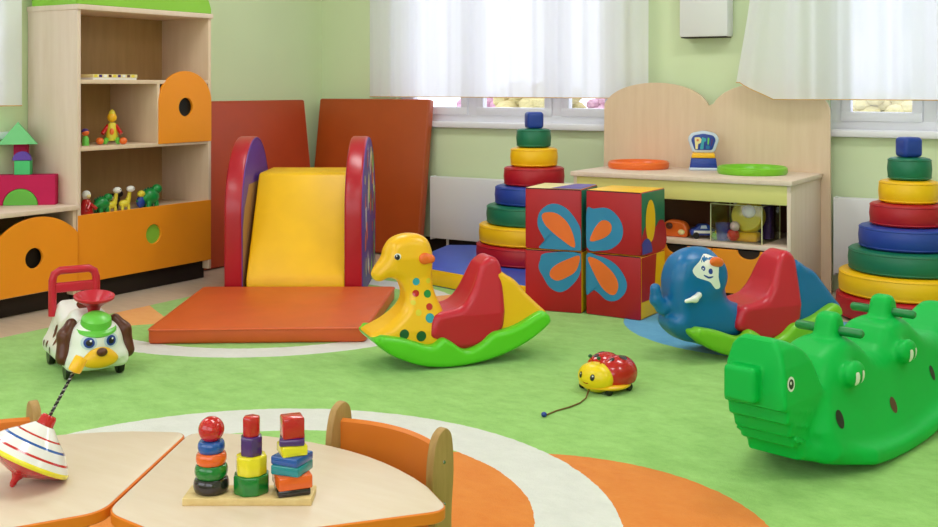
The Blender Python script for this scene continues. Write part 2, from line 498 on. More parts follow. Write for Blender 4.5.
for x0, x1 in ((LX-.2, W1[0]), (W1[1], W2[0]), (W2[1], 2.6)): b.add(rbox(x0, x1, BY, BY+.2, FZ, TOPZ, 0), M['wall'])
for w in (W1, W2):
    b.add(rbox(w[0], w[1], BY, BY+.2, FZ, SILL-.03, 0), M['wall']); b.add(rbox(w[0], w[1], BY, BY+.2, HEAD, TOPZ, 0), M['wall'])
struct(b.build('wall_back'))
b = MB()
for y0, y1 in ((-1.2, W3[0]), (W3[1], BY)): b.add(rbox(LX-.2, LX, y0, y1, FZ, TOPZ, 0), M['wall'])
b.add(rbox(LX-.2, LX, W3[0], W3[1], FZ, SILL-.03, 0), M['wall']); b.add(rbox(LX-.2, LX, W3[0], W3[1], HEAD, TOPZ, 0), M['wall'])
struct(b.build('wall_left'))

def window(name, a0, a1, mullions, side=False):
    """a window of white plastic frames: thing > frame, panes, sill"""
    f = MB(); g = MB(); s = MB()
    T = (Tr(LX, 0, 0) @ Rot(90, 'Z')) if side else Tr(0, BY, 0)
    B = lambda *k: rbox(*k, r=.006)
    f.add(B(a0, a1, .05, .12, SILL-.03, SILL+.05), M['pvc'], T); f.add(B(a0, a1, .05, .12, HEAD-.06, HEAD), M['pvc'], T)
    f.add(B(a0, a0+.06, .052, .118, SILL+.04, HEAD-.05), M['pvc'], T); f.add(B(a1-.06, a1, .052, .118, SILL+.04, HEAD-.05), M['pvc'], T)
    xs = [a0+.06]+[v for m in mullions for v in (m-.035, m+.035)]+[a1-.06]
    for m in mullions: f.add(B(m-.035, m+.035, .052, .118, SILL+.04, HEAD-.05), M['pvc'], T)
    for l, r_ in zip(xs[::2], xs[1::2]):
        for q in (B(l, r_, .04, .1, SILL+.045, SILL+.1), B(l, r_, .04, .1, HEAD-.11, HEAD-.055), B(l, l+.055, .042, .098, SILL+.09, HEAD-.1), B(r_-.055, r_, .042, .098, SILL+.09, HEAD-.1)):
            f.add(q, M['pvc'], T)
        g.add(rbox(l+.04, r_-.04, .068, .074, SILL+.08, HEAD-.08, 0), M['glass'], T)
    fo = struct(f.build(name))
    go = g.build('window_pane', fo); go['label'] = 'clear glass panes'
    s.add(rbox(a0-.1, a1+.1, -.05, .06, SILL-.04, SILL, .008), M['pvc'], T)
    struct(s.build('window_sill', fo))
window('window_1', W1[0], W1[1], (-3.95, -3.3))
window('window_2', W2[0], W2[1], (-1.02, -.4))
window('window_3', W3[0], W3[1], (2.9,), True)

def curtain(name, label, a0, a1, z0, z1, path, waves, amp, seed, hem):
    rnd = random.Random(seed)
    ph = [rnd.uniform(0, 6.28) for _ in range(4)]
    nx, nz = 240, 26; V, F = [], []
    for i in range(nx+1):
        t = i/nx; a = a0+(a1-a0)*t
        for j in range(nz+1):
            q = j/nz; z = z0+(z1-z0)*q
            w = amp*(.75+.25*q)*(math.sin(waves*6.283*t+ph[0]+.5*math.sin(3*6.28*t+ph[1]))*.7+.35*math.sin(waves*1.73*6.283*t+ph[2]+q*.8))
            d, dz = path(a, z)
            sh = -.11*max(0, 1-(z-1.05)/.8)*max(0, min(1, (-1.62-a)/.25)) if hem else 0
            V.append(Vector((a+sh, d+w, z+dz)))
    for i in range(nx):
        for j in range(nz):
            k = i*(nz+1)+j; F.append([k, k+nz+1, k+nz+2, k+1])
    return V, F
def hang(name, label, a0, a1, z0, base, waves, amp, seed, side=False, drape=None):
    path = drape or (lambda a, z: (base, 0))
    V, F = curtain(name, label, a0, a1, z0, 2.6, path, waves, amp, seed, drape)
    T = (Tr(LX, 0, 0) @ Rot(90, 'Z')) if side else Tr(0, BY, 0)
    o = MB().add((V, F), M['voile'], T).build(name, sharp=180, fix=False)
    tag(o, label, 'curtain', 'sheer white curtains at the windows')
    nz = 26; hemp = V[::nz+1]
    hb = MB().add(tube(hemp[::2]+[hemp[-1]], .0028, 6), M['hem'], T)
    hb.build('hem', o)['label'] = 'narrow stitched bottom hem'
hang('sheer_curtain', 'sheer white curtain over the window between the leaning mats and the heart-shaped board', -4.725, -2.60, 1.075, -.1, 13, .02, 3)
def drape(a, z):                                    # caught up on the play unit's back board
    t = max(0, min(1, (-1.46-a)/.1)); d = -.13-.12*t
    dz = 0
    k = max(0, 1-(z-1.05)/.5)
    if a < -1.74: dz = k*.1*min(1, (-1.74-a)/.14)
    return d, dz
hang('sheer_curtain', 'sheer white curtain draped over the top of the heart-shaped back board', -1.90, .5, 1.075, -.12, 14, .024, 8, False, drape)
hang('sheer_curtain', 'sheer white curtain beside the tall toy shelf on the left wall', 1.7, 3.735, 1.045, -.1, 10, .022, 5, True)

struct(one(rbox(LX, -2.9, BY-.012, BY, FZ, .1, .003), M['plinth'], 'dark_strip_back'))  # dark strip along the foot of the back wall
struct(one(rbox(-1.48, 2.6, BY-.012, BY, FZ, .1, .003), M['plinth'], 'dark_strip_back'))
# radiators under the two windows
def radiator(x0, x1, label):
    t = thing('radiator', label, 'radiator', ((x0+x1)/2, BY-.025, .1), 0, 'flat white radiators under the windows')
    w = (x1-x0)/2
    p = MB().add(rbox(-w, w, -.09, -.065, .01, .43, .008), M['white']).add(rbox(-w, w, -.03, -.012, .01, .43, .004), M['white'])
    p.build('front_panel', t)
    g = MB()
    for k in range(60): g.add(rbox(-w+.02+k*(2*w-.05)/60, -w+.035+k*(2*w-.05)/60, -.068, -.02, .405, .425, 0), M['white'])
    g.add(rbox(-w, -w+.012, -.09, -.02, .0, .435, .004), M['white']).add(rbox(w-.012, w, -.09, -.02, .0, .435, .004), M['white'])
    g.build('top_grille', t)
    for s in (-.6, .6): one(rbox(s*w-.02, s*w+.02, -.02, .022, .08, .36, .002), M['white'], 'bracket', t)
    for s in (-.8, .8): one(tube([(s*w, -.05, .02), (s*w, -.05, -.1-.008)], .01, 10), M['white'], 'pipe', t)
radiator(-4.19, -3.0, 'long white radiator behind the stacking tower on the blue mat')
radiator(-1.495, .1, 'long white radiator behind the stacking tower on the carpet')

t = thing('wall_box', 'white metal wall box hung high between the two curtains', 'box', (-2.243, BY, 1.436))
MB().add(rbox(-.15, .148, -.12, -.012, .004, .5, .012), M['white']).build('housing', t)
MB().add(rbox(-.13, .13, -.014, 0, .02, .48, .002), M['metal']).build('back_plate', t)
MB().add(rbox(-.14, .138, -.115, -.02, .0, .006, .001), M['plinth']).build('bottom_sheet', t)['label'] = 'dark sheet under the box'  # thin dark sheet on the underside

# carpet
c = one(rbox(-4.46, 1.6, .2, 5.52, FZ, 0, .003), M['carpet'], 'carpet')
tag(c, 'large green pile carpet with white rings and orange and blue discs', 'carpet')

# ------------------------------------------------------------------ tall toy shelf
SX, SB = -4.815, -5.226                              # front and back of the left-hand furniture
t = thing('toy_shelf', 'tall beech toy shelf with orange arched door and orange drawer', 'shelf', ((SX+SB)/2, 4.335, FZ))
P = lambda x0, x1, y0, y1, z0, z1, r=.002: rbox(x0-(SX+SB)/2, x1-(SX+SB)/2, y0-4.335, y1-4.335, z0-FZ, z1-FZ, r)
Y0, Y1 = 3.84, 4.812
one(P(SB, SX, Y0, Y0+.022, .05, 1.56), M['beech_pale'], 'side_panel', t)
one(P(SB, SX, Y1-.022, Y1, .05, 1.56), M['beech'], 'side_panel', t)
one(P(SB, SX+.012, Y0-.006, Y1+.006, 1.556, 1.584), M['beech_pale'], 'top_board', t)
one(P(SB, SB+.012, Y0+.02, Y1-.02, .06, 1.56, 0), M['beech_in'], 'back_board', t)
one(P(SB+.01, SX-.004, Y0+.02, Y1-.02, 1.162, 1.184), M['beech'], 'shelf_board', t)
one(P(SB+.01, SX-.004, Y0+.02, Y1-.02, .803, .825), M['beech'], 'shelf_board', t)
one(P(SB+.01, SX-.03, Y0+.02, Y1-.02, .428, .45), M['beech'], 'shelf_board', t)
one(P(SB+.01, SX-.004, 4.392, 4.412, .823, 1.164), M['beech'], 'divider', t)
one(P(SB+.02, SX-.05, Y0+.01, Y1-.01, FZ, .1), M['plinth'], 'plinth', t)['label'] = 'dark recessed plinth'
FRONT = lambda y, z, dx=.0: Tr(SX-(SX+SB)/2+dx, y-4.335, z-FZ) @ Matrix(((0, 0, 1, 0), (1, 0, 0, 0), (0, 1, 0, 0), (0, 0, 0, 1)))  # xy of a plate -> wall facing +x
dh = .207
door = [(-dh, 0), (dh, 0), (dh, .235)]+arc(0, .235, dh, 0, 180, 20, .185)[1:-1]+[(-dh, .235)]
d = MB().add(plate([door, circ(0, .208, .055)], .018), M['orange_lam'], FRONT(4.607, .818, -.016)).build('door', t); d['label'] = 'orange arched door with round hole'
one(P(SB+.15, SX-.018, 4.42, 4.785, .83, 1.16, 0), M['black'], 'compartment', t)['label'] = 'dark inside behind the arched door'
dw = [(-.484, 0), (.484, 0), (.484, .36), (-.484, .36)]
d = MB().add(plate([dw, circ(.035, .205, .055)], .018), M['orange_lam'], FRONT(4.326, .104, -.016)).build('drawer', t); d['label'] = 'wide orange drawer front'
MB().add(plate([circ(.035, .205, .0548)], .006, .001), M['lime_lam'], FRONT(4.326, .104, -.016)).build('handle_hole', d)['label'] = 'lime green round handle hole'
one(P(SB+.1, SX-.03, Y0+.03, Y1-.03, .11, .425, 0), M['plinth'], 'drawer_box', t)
crown = [(-.49, 0), (.49, 0), (.49, .03), (.47, .08), (.4, .14), (.25, .2), (0, .23), (-.25, .2), (-.4, .14), (-.5, .07)]
MB().add(plate([crown], .37, .006), M['lime_lam'], FRONT(4.326, 1.584, -.37)).build('topper', t)['label'] = 'lime green rounded top block'

# ------------------------------------------------------------------ low cabinet
t = thing('low_cabinet', 'low beech cabinet with two rounded orange doors, joined to the tall shelf', 'cabinet', ((SX+SB)/2, 3.3, FZ))
P = lambda x0, x1, y0, y1, z0, z1, r=.002: rbox(x0-(SX+SB)/2, x1-(SX+SB)/2, y0-3.3, y1-3.3, z0-FZ, z1-FZ, r)
FRL = lambda y, z, dx=0: Tr(SX-(SX+SB)/2+dx, y-3.3, z-FZ) @ Matrix(((0, 0, 1, 0), (1, 0, 0, 0), (0, 1, 0, 0), (0, 0, 0, 1)))
one(P(SB, SX+.025, 2.83, 3.836, .498, .522, .003), M['beech_pale'], 'top_board', t)
one(P(SB, SX, 3.812, 3.834, .05, .498), M['beech'], 'side_panel', t); one(P(SB, SX, 2.836, 2.858, .05, .498), M['beech'], 'side_panel', t)
one(P(SB, SX-.02, 3.325, 3.347, .05, .498), M['beech'], 'divider', t)
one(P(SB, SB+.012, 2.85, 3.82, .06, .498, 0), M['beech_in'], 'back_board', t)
one(P(SB, SX-.02, 2.85, 3.82, .09, .11), M['beech'], 'bottom_board', t)
one(P(SB+.02, SX-.05, 2.84, 3.83, FZ, .1), M['plinth'], 'plinth', t)['label'] = 'dark recessed plinth'
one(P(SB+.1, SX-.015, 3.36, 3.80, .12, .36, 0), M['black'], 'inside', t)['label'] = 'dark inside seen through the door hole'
for yc in (3.588, 3.10):
    dr = [(-.241, 0), (.241, 0)]+arc(0, .055, .33, 43, 137, 24)
    o = MB().add(plate([dr, circ(-.025 if yc > 3.3 else .02, .178, .052)], .018), M['orange_lam'], FRL(yc, .1)).build('door', t); o['label'] = 'orange arched door with round black hole'

# foam blocks standing on the low cabinet
def foam(name, label, poly, d0, d1, m, X, Z, z, rz, holes=()):
    x, y = rm(X, Z)
    o = MB().add(plate([poly]+list(holes), d1-d0, .003), m, Tr(0, d1, 0) @ Rot(90, 'X')).build(name, loc=(x, y, z), rz=TH+math.radians(rz))
    return tag(o, label, 'foam block', 'foam building blocks on the low cabinet')
kx, kz = -2.36, 5.775
M['foam_roof'] = mat('pale green foam', '#84d898', .7, .2, .05, 9)
foam('arch_block', 'magenta foam arch block lying on the low cabinet', [(-.175, 0)]+[(-.09, 0)]+arc(0, 0, .088, 180, 0, 24)[1:-1]+[(.09, 0), (.175, 0), (.175, .158), (-.175, .158)], 0, .1, M['foam_mag'], kx, kz, .522, 10)
foam('half_disc_block', 'green foam half disc filling the opening of the magenta arch', arc(0, 0, .086, 0, 180, 24), -.002, .1, M['foam_lime'], kx, kz, .522, 10)
foam('square_block', 'mint green foam block standing on the magenta arch', [(-.04, 0), (.04, 0), (.04, .075), (-.04, .075)], 0, .07, M['foam_mint'], kx-.0, kz+.02, .681, 10)
foam('half_disc_block', 'small purple foam half disc on the mint block', arc(0, 0, .047, 0, 180, 20), 0, .035, M['foam_pur'], kx+.0, kz+.015, .757, 10)
foam('pillar_block', 'magenta foam pillar behind the mint block', [(-.035, 0), (.035, 0), (.035, .158), (-.035, .158)], 0, .05, M['foam_mag'], kx-.045, kz+.11, .681, 10)
foam('roof_block', 'pale green triangular foam roof topping the foam house', [(-.098, 0), (.098, 0), (0, .118)], 0, .13, M['foam_roof'], kx-.025, kz+.03, .84, 22)

# ------------------------------------------------------------------ toys on the shelf
def figure(name, label, y, z, parts, x=-4.93, cat='toy figure', group='little toys on the lower shelf', rz=0):
    t = thing(name, label, cat, (x, y, z), rz, group)
    for nm, vfs in parts:
        b = MB()
        for vf, m in vfs: b.add(vf, m)
        b.build(nm, t)
    return t
SH = .45
def doll(y, label, robe):
    figure('toy_doll', label, y, SH, [
        ('body', [(lathe([(.0, 0), (.036, 0), (.038, .01), (.03, .05), (.022, .075), (.012, .085), (0, .086)], 20), robe), (cap_s((.03, .0, .06), (.045, .03, .03), .01), robe), (cap_s((.03, 0, .06), (.045, -.03, .03), .01), robe)]),
        ('head', [(ell((0, 0, .105), (.024, .024, .026)), M['p_white']), (ell((.018, 0, .1), (.01, .014, .012)), M['cream'])])])
def cap_s(a, b, r, n=10): return tube([a, b], r, n)
def dino(y, label, m, s=1):
    figure('toy_dinosaur', label, y, SH, [
        ('body', [(ell((0, 0, .05*s), (.035*s, .05*s, .04*s)), m), (ell((.01, .035*s, .085*s), (.022*s, .028*s, .024*s)), m), (tube([(0, -.03*s, .05*s), (0, -.065*s, .03*s), (0, -.085*s, .035*s)], [.025*s, .014*s, .005*s]), m)]
            + [(ell((-.002, -.045*s+k*.017*s, .088*s-abs(k-2.5)*.005*s), (.005, .009*s, .012*s), 8, 6), M['p_dgreen']) for k in range(6)]),
        ('leg', [(tube([(.018*s, .022*s, .03*s), (.02*s, .024*s, 0)], .012*s), m)]), ('leg', [(tube([(.018*s, -.024*s, .03*s), (.02*s, -.026*s, 0)], .012*s), m)]),
        ('leg', [(tube([(-.018*s, .022*s, .03*s), (-.02*s, .024*s, 0)], .012*s), m)]), ('leg', [(tube([(-.018*s, -.024*s, .03*s), (-.02*s, -.026*s, 0)], .012*s), m)])])
def tgiraffe(y, label):
    figure('toy_giraffe', label, y, SH, [
        ('body', [(ell((0, 0, .035), (.022, .036, .022)), M['p_lemon']), (tube([(0, .022, .04), (.005, .03, .075), (.01, .032, .105)], [.017, .012, .01]), M['p_lemon'])]),
        ('head', [(ell((.012, .036, .116), (.02, .026, .018)), M['p_white']), (ell((.028, .044, .12), (.004, .004, .004), 8, 6), M['p_black'])]),
        ('leg', [(tube([(.012, .02, .03), (.014, .022, 0)], .009), M['p_lemon'])]), ('leg', [(tube([(.012, -.022, .03), (.014, -.024, 0)], .009), M['p_lemon'])])])
doll(3.99, 'little doll in a dark red robe, first in the row on the lower shelf', M['l_red'])
dino(4.095, 'little green dinosaur between the red doll and the yellow giraffes', M['p_green'], .95)
tgiraffe(4.155, 'little yellow toy giraffe next to the green dinosaur on the lower shelf')
tgiraffe(4.25, 'little yellow toy giraffe beside the black toy on the lower shelf')
figure('toy_cow', 'little black toy animal with white patch behind the toy giraffes', 4.235, SH, [('body', [(ell((-.05, 0, .055), (.03, .05, .035)), M['p_black']), (ell((-.04, .04, .085), (.022, .024, .02)), M['p_black']), (ell((-.02, -.01, .06), (.012, .02, .014)), M['p_white'])]), ('leg', [(tube([(-.05, .03, .04), (-.05, .03, 0)], .01), M['p_black'])]), ('leg', [(tube([(-.05, -.03, .04), (-.05, -.03, 0)], .01), M['p_black'])])], x=-4.96)
figure('toy_rabbit', 'little yellow and blue toy next to the larger green dinosaur', 4.37, SH, [('body', [(ell((0, 0, .035), (.022, .028, .035)), M['p_navy'])]), ('head', [(ell((.003, 0, .08), (.02, .026, .02)), M['p_lemon'])])])
dino(4.44, 'larger green dinosaur at the end of the row on the lower shelf', M['p_green'], 1.18)
# middle shelf
t = figure('toy_clown', 'tall yellow toy clown sitting with green and orange legs on the middle shelf', 4.165, .825, [
    ('body', [(lathe([(0, .02), (.03, .02), (.034, .05), (.026, .1), (.018, .12), (0, .122)], 18), M['p_lemon']), (ell((.03, 0, .07), (.006, .012, .02), 8, 6), M['p_or'])]),
    ('head', [(ell((0, 0, .15), (.026, .026, .028)), M['p_yel']), (lathe([(.02, .17), (.014, .185), (0.002, .195)], 14), M['p_lemon'])]),
    ('arm', [(tube([(0, .02, .105), (.03, .05, .06)], .011), M['l_red'])]), ('arm', [(tube([(0, -.02, .105), (.03, -.05, .06)], .011), M['l_red'])]),
    ('leg', [(tube([(0, .025, .03), (.05, .035, .015)], .014), M['p_lgreen']), (ell((.05, .062, .02), (.02, .022, .02), 10, 8), M['p_or'])]),
    ('leg', [(tube([(0, -.025, .03), (.05, -.035, .015)], .014), M['p_lgreen']), (ell((.05, -.062, .02), (.02, .022, .02), 10, 8), M['p_or'])])], group='toys on the middle shelf', rz=-.75)
figure('toy_doll', 'tiny toy with purple hair at the left end of the middle shelf', 3.985, .825, [
    ('body', [(lathe([(0, 0), (.02, 0), (.018, .04), (.008, .055), (0, .056)], 14), M['p_lgreen'])]), ('head', [(ell((0, 0, .07), (.018, .02, .018)), M['p_or']), (ell((-.004, 0, .078), (.019, .021, .016)), M['p_pur'])])], group='toys on the middle shelf')
# flat game on the upper shelf
t = thing('board_game', 'flat yellow patterned game box lying on the upper shelf', 'game', (-4.97, 4.12, 1.184))
MB().add(rbox(-.12, .12, -.15, .15, 0, .018, .002), M['p_white']).build('box_base', t)
b = MB().add(rbox(-.123, .123, -.153, .153, .012, .03, .002), M['cream'])
for k in range(9):
    b.add(rbox(.1232, .1242, -.145+k*.032, -.125+k*.032, .014, .028, 0), [M['p_lemon'], M['p_pur'], M['p_white'], M['p_brown']][k % 4])
    b.add(rbox(-.1+.02*(k % 3), -.04+.04*(k % 3), -.14+k*.03, -.12+k*.03, .03, .0305, 0), [M['p_lemon'], M['p_pur'], M['l_red'], M['p_brown']][k % 4])
b.build('lid', t)

# ------------------------------------------------------------------ leaning mats
def lean(label, m, size, base, back, up, edge):
    """mat standing on its edge; base/up = foot and top of the wall-side face"""
    w, h, th = size
    o = MB().add(rbox(-w/2, w/2, -th, 0, 0, h, .015, 3), m)
    o.add(tube([(-w/2+.01, -th+.004, .012), (w/2-.01, -th+.004, .012), (w/2-.01, -th+.004, h-.012), (-w/2+.01, -th+.004, h-.012)], .005, 6, True), m)
    o = o.build('leaning_mat', loc=base)
    o.rotation_euler = (up, 0, edge)
    return tag(o, label, 'mat', 'gym mats leaning in the corner')
lean('brick red gym mat leaning on the left wall beside the tall shelf', M['mat_red'], (1.14, 1.062, .06), (LX+.16, 5.49, FZ), 0, -math.radians(7), math.radians(90))
lean('rust brown gym mat leaning in the corner under the window', M['mat_brown'], (.92, 1.07, .07), (-4.655, BY-.22, FZ), 0, -math.radians(8.5), math.radians(4))

# ------------------------------------------------------------------ soft slide, drawn in metres right / ahead of the photographer
x, y = rm(-.953, 6.36)
t = thing('soft_slide', 'soft play slide with yellow ramp between two red and purple arched sides', 'slide', (x, y, 0), TH)
side = [(-.41, .0), (.41, 0), (.41, .44)]+arc(0, .44, .41, 0, 180, 24, .42)[1:-1]+[(-.41, .44)]
def slide_side(x0, prints):
    b = MB().add(prism(side, x0, x0+.098, 'x', .014, 3), M['v_red'])
    b.facemat(lambda c, n: M['v_pur'] if abs(n.x) > .8 else None)
    if not prints:
        q = [(-.39, .02), (.39, .02), (.39, .6), (-.22, .6), (-.34, .48), (-.385, .38)]
        b.add(([Vector((x0+.0988, *p)) for p in q], [list(range(6))]), M['beech_in'])
    for s_, xx in ((1, x0+.0985),):
        b.add(tube([(xx-.004, p[0]*.975, .01+p[1]*.975) for p in side], .006, 6, True), M['v_pur'])
    if prints:
        rnd = random.Random(4)
        for k in range(46):
            yy = rnd.uniform(-.36, .36); zz = rnd.uniform(.06, .76); r = rnd.uniform(.02, .055)
            if (yy/.37)**2+(max(0, zz-.44)/.36)**2 > 1: continue
            q = [(yy+r*rnd.uniform(.5, 1.2)*math.cos(a), zz+1.6*r*rnd.uniform(.5, 1.2)*math.sin(a)) for a in [i*.785 for i in range(8)]]
            b.add(([Vector((x0+.0988+k*2e-5, *p)) for p in q], [list(range(8))]), [M['cream'], M['wing_or'], M['p_white'], M['v_crim'], M['p_lgreen']][k % 5])
    return b.build('side_panel', t)
slide_side(-.376, False); slide_side(.276, True)['label'] = 'red edged side with coloured print on its outer face'
ramp = [(-.40, 0), (.4, 0), (.4, .65), (-.01, .65), (-.04, .64), (-.385, .13), (-.40, .1)]
MB().add(prism(ramp, -.258, .28, 'x', .012, 3), M['v_yel']).build('ramp', t)

# landing mat in front of the slide
q = [rm(-1.432, 4.885), rm(-.463, 4.925), rm(-.40, 5.935), rm(-1.432, 5.93)]
cx_, cy_ = sum(p[0] for p in q)/4, sum(p[1] for p in q)/4
b = MB().add(prism(rounded([(p[0]-cx_, p[1]-cy_) for p in q], .03), 0, .068, 'z', .012, 3), M['mat_or'])
b.add(tube([(p[0]-cx_, p[1]-cy_, .062) for p in rounded(q, .03)], .004, 6, True), M['mat_or'])
tag(b.build('landing_mat', loc=(cx_, cy_, 0)), 'orange floor mat lying at the foot of the yellow slide', 'mat')
# ------------------------------------------------------------------ stacking towers of soft discs
ORD = ['second', 'third', 'fourth', 'fifth', 'sixth', 'seventh']
def tower(X, Z, z0, where, group):
    x, y = rm(X, Z)
    cols = [('red', 'v_crim'), ('yellow', 'v_yel'), ('green', 'v_green'), ('blue', 'v_blue'), ('red', 'v_crim'), ('yellow', 'v_yel'), ('green', 'v_green')]
    for k, (cn, m) in enumerate(cols):
        r = (.345, .328, .285, .232, .18, .14, .102)[k]; h = .1125
        pr = [(0, 0), (r-.02, 0), (r-.006, .005), (r, .016), (r+.004, h/2), (r, h-.016), (r-.006, h-.005), (r-.025, h), (0, h)]
        b = MB().add(lathe(pr[1:-1], 56), M[m])
        for zz in (.013, h-.013): b.add(tube([(p[0], p[1], zz) for p in circ(0, 0, r-.001, 56)], .0035, 6, True), M[m])
        pos = 'widest bottom' if k == 0 else ('%s from the bottom' % ORD[k-1])
        jit = random.uniform(-.006, .006)
        nm = '%s soft disc, %s of the tower %s' % (cn, pos, where)
        tag(b.build('stacking_disc', loc=(x+jit, y-jit, z0+k*.1135)), nm, 'stacking disc', group)
    b = MB().add(rbox(-.05, .05, -.05, .05, 0, .1, .02, 4), M['v_blue'])
    tag(b.build('stacking_cube', loc=(x, y, z0+7*.1135), rz=TH+math.radians(12)), 'small blue soft cube topping the tower %s' % where, 'stacking cube', group)
tower(.392, 6.62, .1, 'on the blue mat', 'soft discs of the tower on the blue mat')
tower(2.203, 5.5, 0, 'on the carpet by the radiator', 'soft discs of the tower on the carpet')

# blue floor mat with yellow sides under the first tower
OCT = [(-3.534, 5.264), (-2.785, 5.076), (-2.825, 5.3), (-2.825, 6.19), (-3.8, 6.19), (-3.95, 6.1), (-3.883, 5.818)]
cx_, cy_ = -3.3, 5.65
b = MB().add(prism([(p[0]-cx_, p[1]-cy_) for p in OCT], 0, .1, 'z', .01, 3), M['v_lblue'])
b.facemat(lambda c, n: M['v_yel'] if abs(n.z) < .5 and c.z < .099 else None)
o = b.build('base_mat', loc=(cx_, cy_, 0))
tag(o, 'low blue soft mat with yellow sides under a stacking tower', 'mat')

# ------------------------------------------------------------------ four butterfly cubes
def frac(z, x0, y0, x1, y1): return [((p[0]-x0)/(x1-x0), (y1-p[1])/(y1-y0)) for p in z]
CW = .302; CH = .313
PRINT = {
 'UL': (frac([(95, 258), (100, 243), (105, 232), (85, 190), (90, 150), (115, 125), (145, 122), (175, 140), (200, 175), (208, 200), (208, 258)], 48, 75, 210, 260),
        frac([(190, 250), (150, 225), (110, 190), (97, 160), (110, 148), (140, 150), (170, 175), (188, 215)], 48, 75, 210, 260)),
 'UR': (frac([(219, 150), (240, 145), (280, 140), (310, 160), (328, 195), (325, 235), (300, 265), (265, 277), (219, 270)], 216, 85, 383, 285),
        frac([(230, 250), (240, 215), (260, 185), (280, 180), (295, 195), (290, 220), (265, 240)], 216, 85, 383, 285)),
 'LL': (frac([(108, 272), (208, 268), (205, 330), (180, 370), (150, 390), (120, 378), (100, 345), (88, 320), (92, 295)], 48, 262, 210, 452),
        frac([(205, 275), (195, 320), (165, 345), (140, 355), (122, 345), (122, 325), (140, 305), (175, 285)], 48, 262, 210, 452)),
 'LR': (frac([(217, 275), (250, 273), (290, 285), (320, 310), (340, 350), (335, 385), (310, 412), (280, 415), (255, 395), (235, 385), (217, 400)], 215, 265, 382, 468),
        frac([(222, 282), (260, 290), (300, 325), (315, 360), (308, 390), (290, 395), (265, 375), (240, 330)], 215, 265, 382, 468))}
def soft_cube(key, label, loc, rz, top, right, extra):
    h = CW/2
    b = MB().add(rbox(-h, h, -h, h, 0, CH, .01, 3), M['v_crim'])
    b.facemat(lambda c, n: top if n.z > .8 else right if n.x > .8 else M['wing'] if n.x < -.8 else M['v_yel'] if n.y > .8 else None)
    wing, inner = PRINT[key]
    for P, m, e in ((wing, M['wing'], .0012), (inner, M['wing_or'], .002)):
        pts = spl(P, 4); n = len(pts)
        V = [Vector((-h+max(.008, min(.992, u))*CW, -h-e, max(.008, min(.992, v))*CH)) for u, v in pts]
        c = sum(V, Vector())/n
        b.add(([c]+V, [[0, 1+k, 1+(k+1) % n] for k in range(n)]), m)
    for P, m, e, f in extra:
        V = [Vector((h+e, -h+u*CW, v*CH)) if f == 'x' else Vector((-h+u*CW, -h+v*CW, CH+e)) for u, v in P]
        c = sum(V, Vector())/len(V); n = len(V)
        b.add(([c]+V, [[0, 1+k, 1+(k+1) % n] for k in range(n)]), m)
    for s in (.006, CH-.006):
        b.add(tube([(-h+.006, -h+.004, s), (h-.006, -h+.004, s)], .004, 6), M['plinth'] if s > .1 else M['v_crim'])
    o = b.build('soft_cube', loc=loc); o.rotation_euler = (0, 0, TH+math.radians(rz))
    return tag(o, label, 'soft cube', 'soft cubes whose faces form a butterfly')
ul = rm(.428+.065, 5.585+.135); ur = rm(.71+.082, 5.445+.125)
half = CW/2
def cube_spot(fx, fz, deg):
    """front right bottom corner -> centre"""
    c, s = math.cos(math.radians(deg)), math.sin(math.radians(deg))
    return rm(fx-half*c-half*s, fz-half*s+half*c)   # deg is negative: turned clockwise
p = cube_spot(.568, 5.54, -22); q = cube_spot(.842, 5.375, -33)
soft_cube('LL', 'red soft cube with lower left butterfly wing, under the cube with blue top', (*p, 0), -22, M['v_yel'], M['v_yel'], [])
soft_cube('LR', 'red soft cube with lower right butterfly wing and yellow patch on its side', (*q, 0), -33, M['v_yel'], M['v_yel'],
          [([(.02, .28), (.35, .28), (.55, .5), (.62, .98), (.02, .98)], M['v_crim'], .0012, 'x')])
soft_cube('UL', 'red soft cube with upper left butterfly wing and blue striped top', (p[0], p[1]+.003, CH+.002), -22.6, M['cream'], M['v_green'],
          [([(.45, .02), (.98, .02), (.98, .98), (.62, .98)], M['v_pur'], .0012, 'z')])
soft_cube('UR', 'red soft cube with upper right butterfly wing, green side and yellow top', (q[0], q[1], CH+.002), -32.4, M['v_yel'], M['v_green'],
          [(spl([(.02, .02), (.98, .02), (.98, .42), (.75, .5), (.55, .4), (.3, .55), (.02, .3)], 3), M['v_crim'], .0012, 'x'),
           (circ(.36, .52, .2, 24, .34), M['v_yel'], .002, 'x'), (arc(.18, .02, .25, 0, 140, 12, .24)+[(.02, .15), (.02, .02)], M['v_blue'], .003, 'x')])

# ------------------------------------------------------------------ play unit with heart-shaped back board
KX0, KX1, KY0, KY1 = -2.785, -1.555, 5.62, 6.225
ox, oy = (KX0+KX1)/2, KY1
t = thing('play_unit', 'beech play unit with heart-shaped back board and orange drawers', 'cabinet', (ox, oy, FZ))
P = lambda x0, x1, y0, y1, z0, z1, r=.002: rbox(x0-ox, x1-ox, y0-oy, y1-oy, z0-FZ, z1-FZ, r)
bw = 1.385; bl = -2.885
r1 = [(0, 0), (bw, 0), (bw, .99)]
hump = lambda cx: [(cx+.346*math.cos(math.radians(a)), .985+.19*math.sin(math.radians(a))) for a in range(2, 179, 6)]
brd = [(0, 0), (bw, 0)]+[(bw-.346+.346*math.cos(math.radians(a)), .965+.205*math.sin(math.radians(a))**.8) for a in range(12, 165, 6)]
brd += [(.346+.346*math.cos(math.radians(a)), .965+.205*math.sin(math.radians(a))**.8) for a in range(15, 169, 6)]
MB().add(plate([brd], .022, .002), M['beech'], Tr(bl-ox, KY1+.022-oy, -FZ) @ Rot(90, 'X')).build('back_board', t)
one(P(KX0-.012, KX1+.012, KY0-.018, KY1, .64, .666, .003), M['beech_pale'], 'worktop', t)
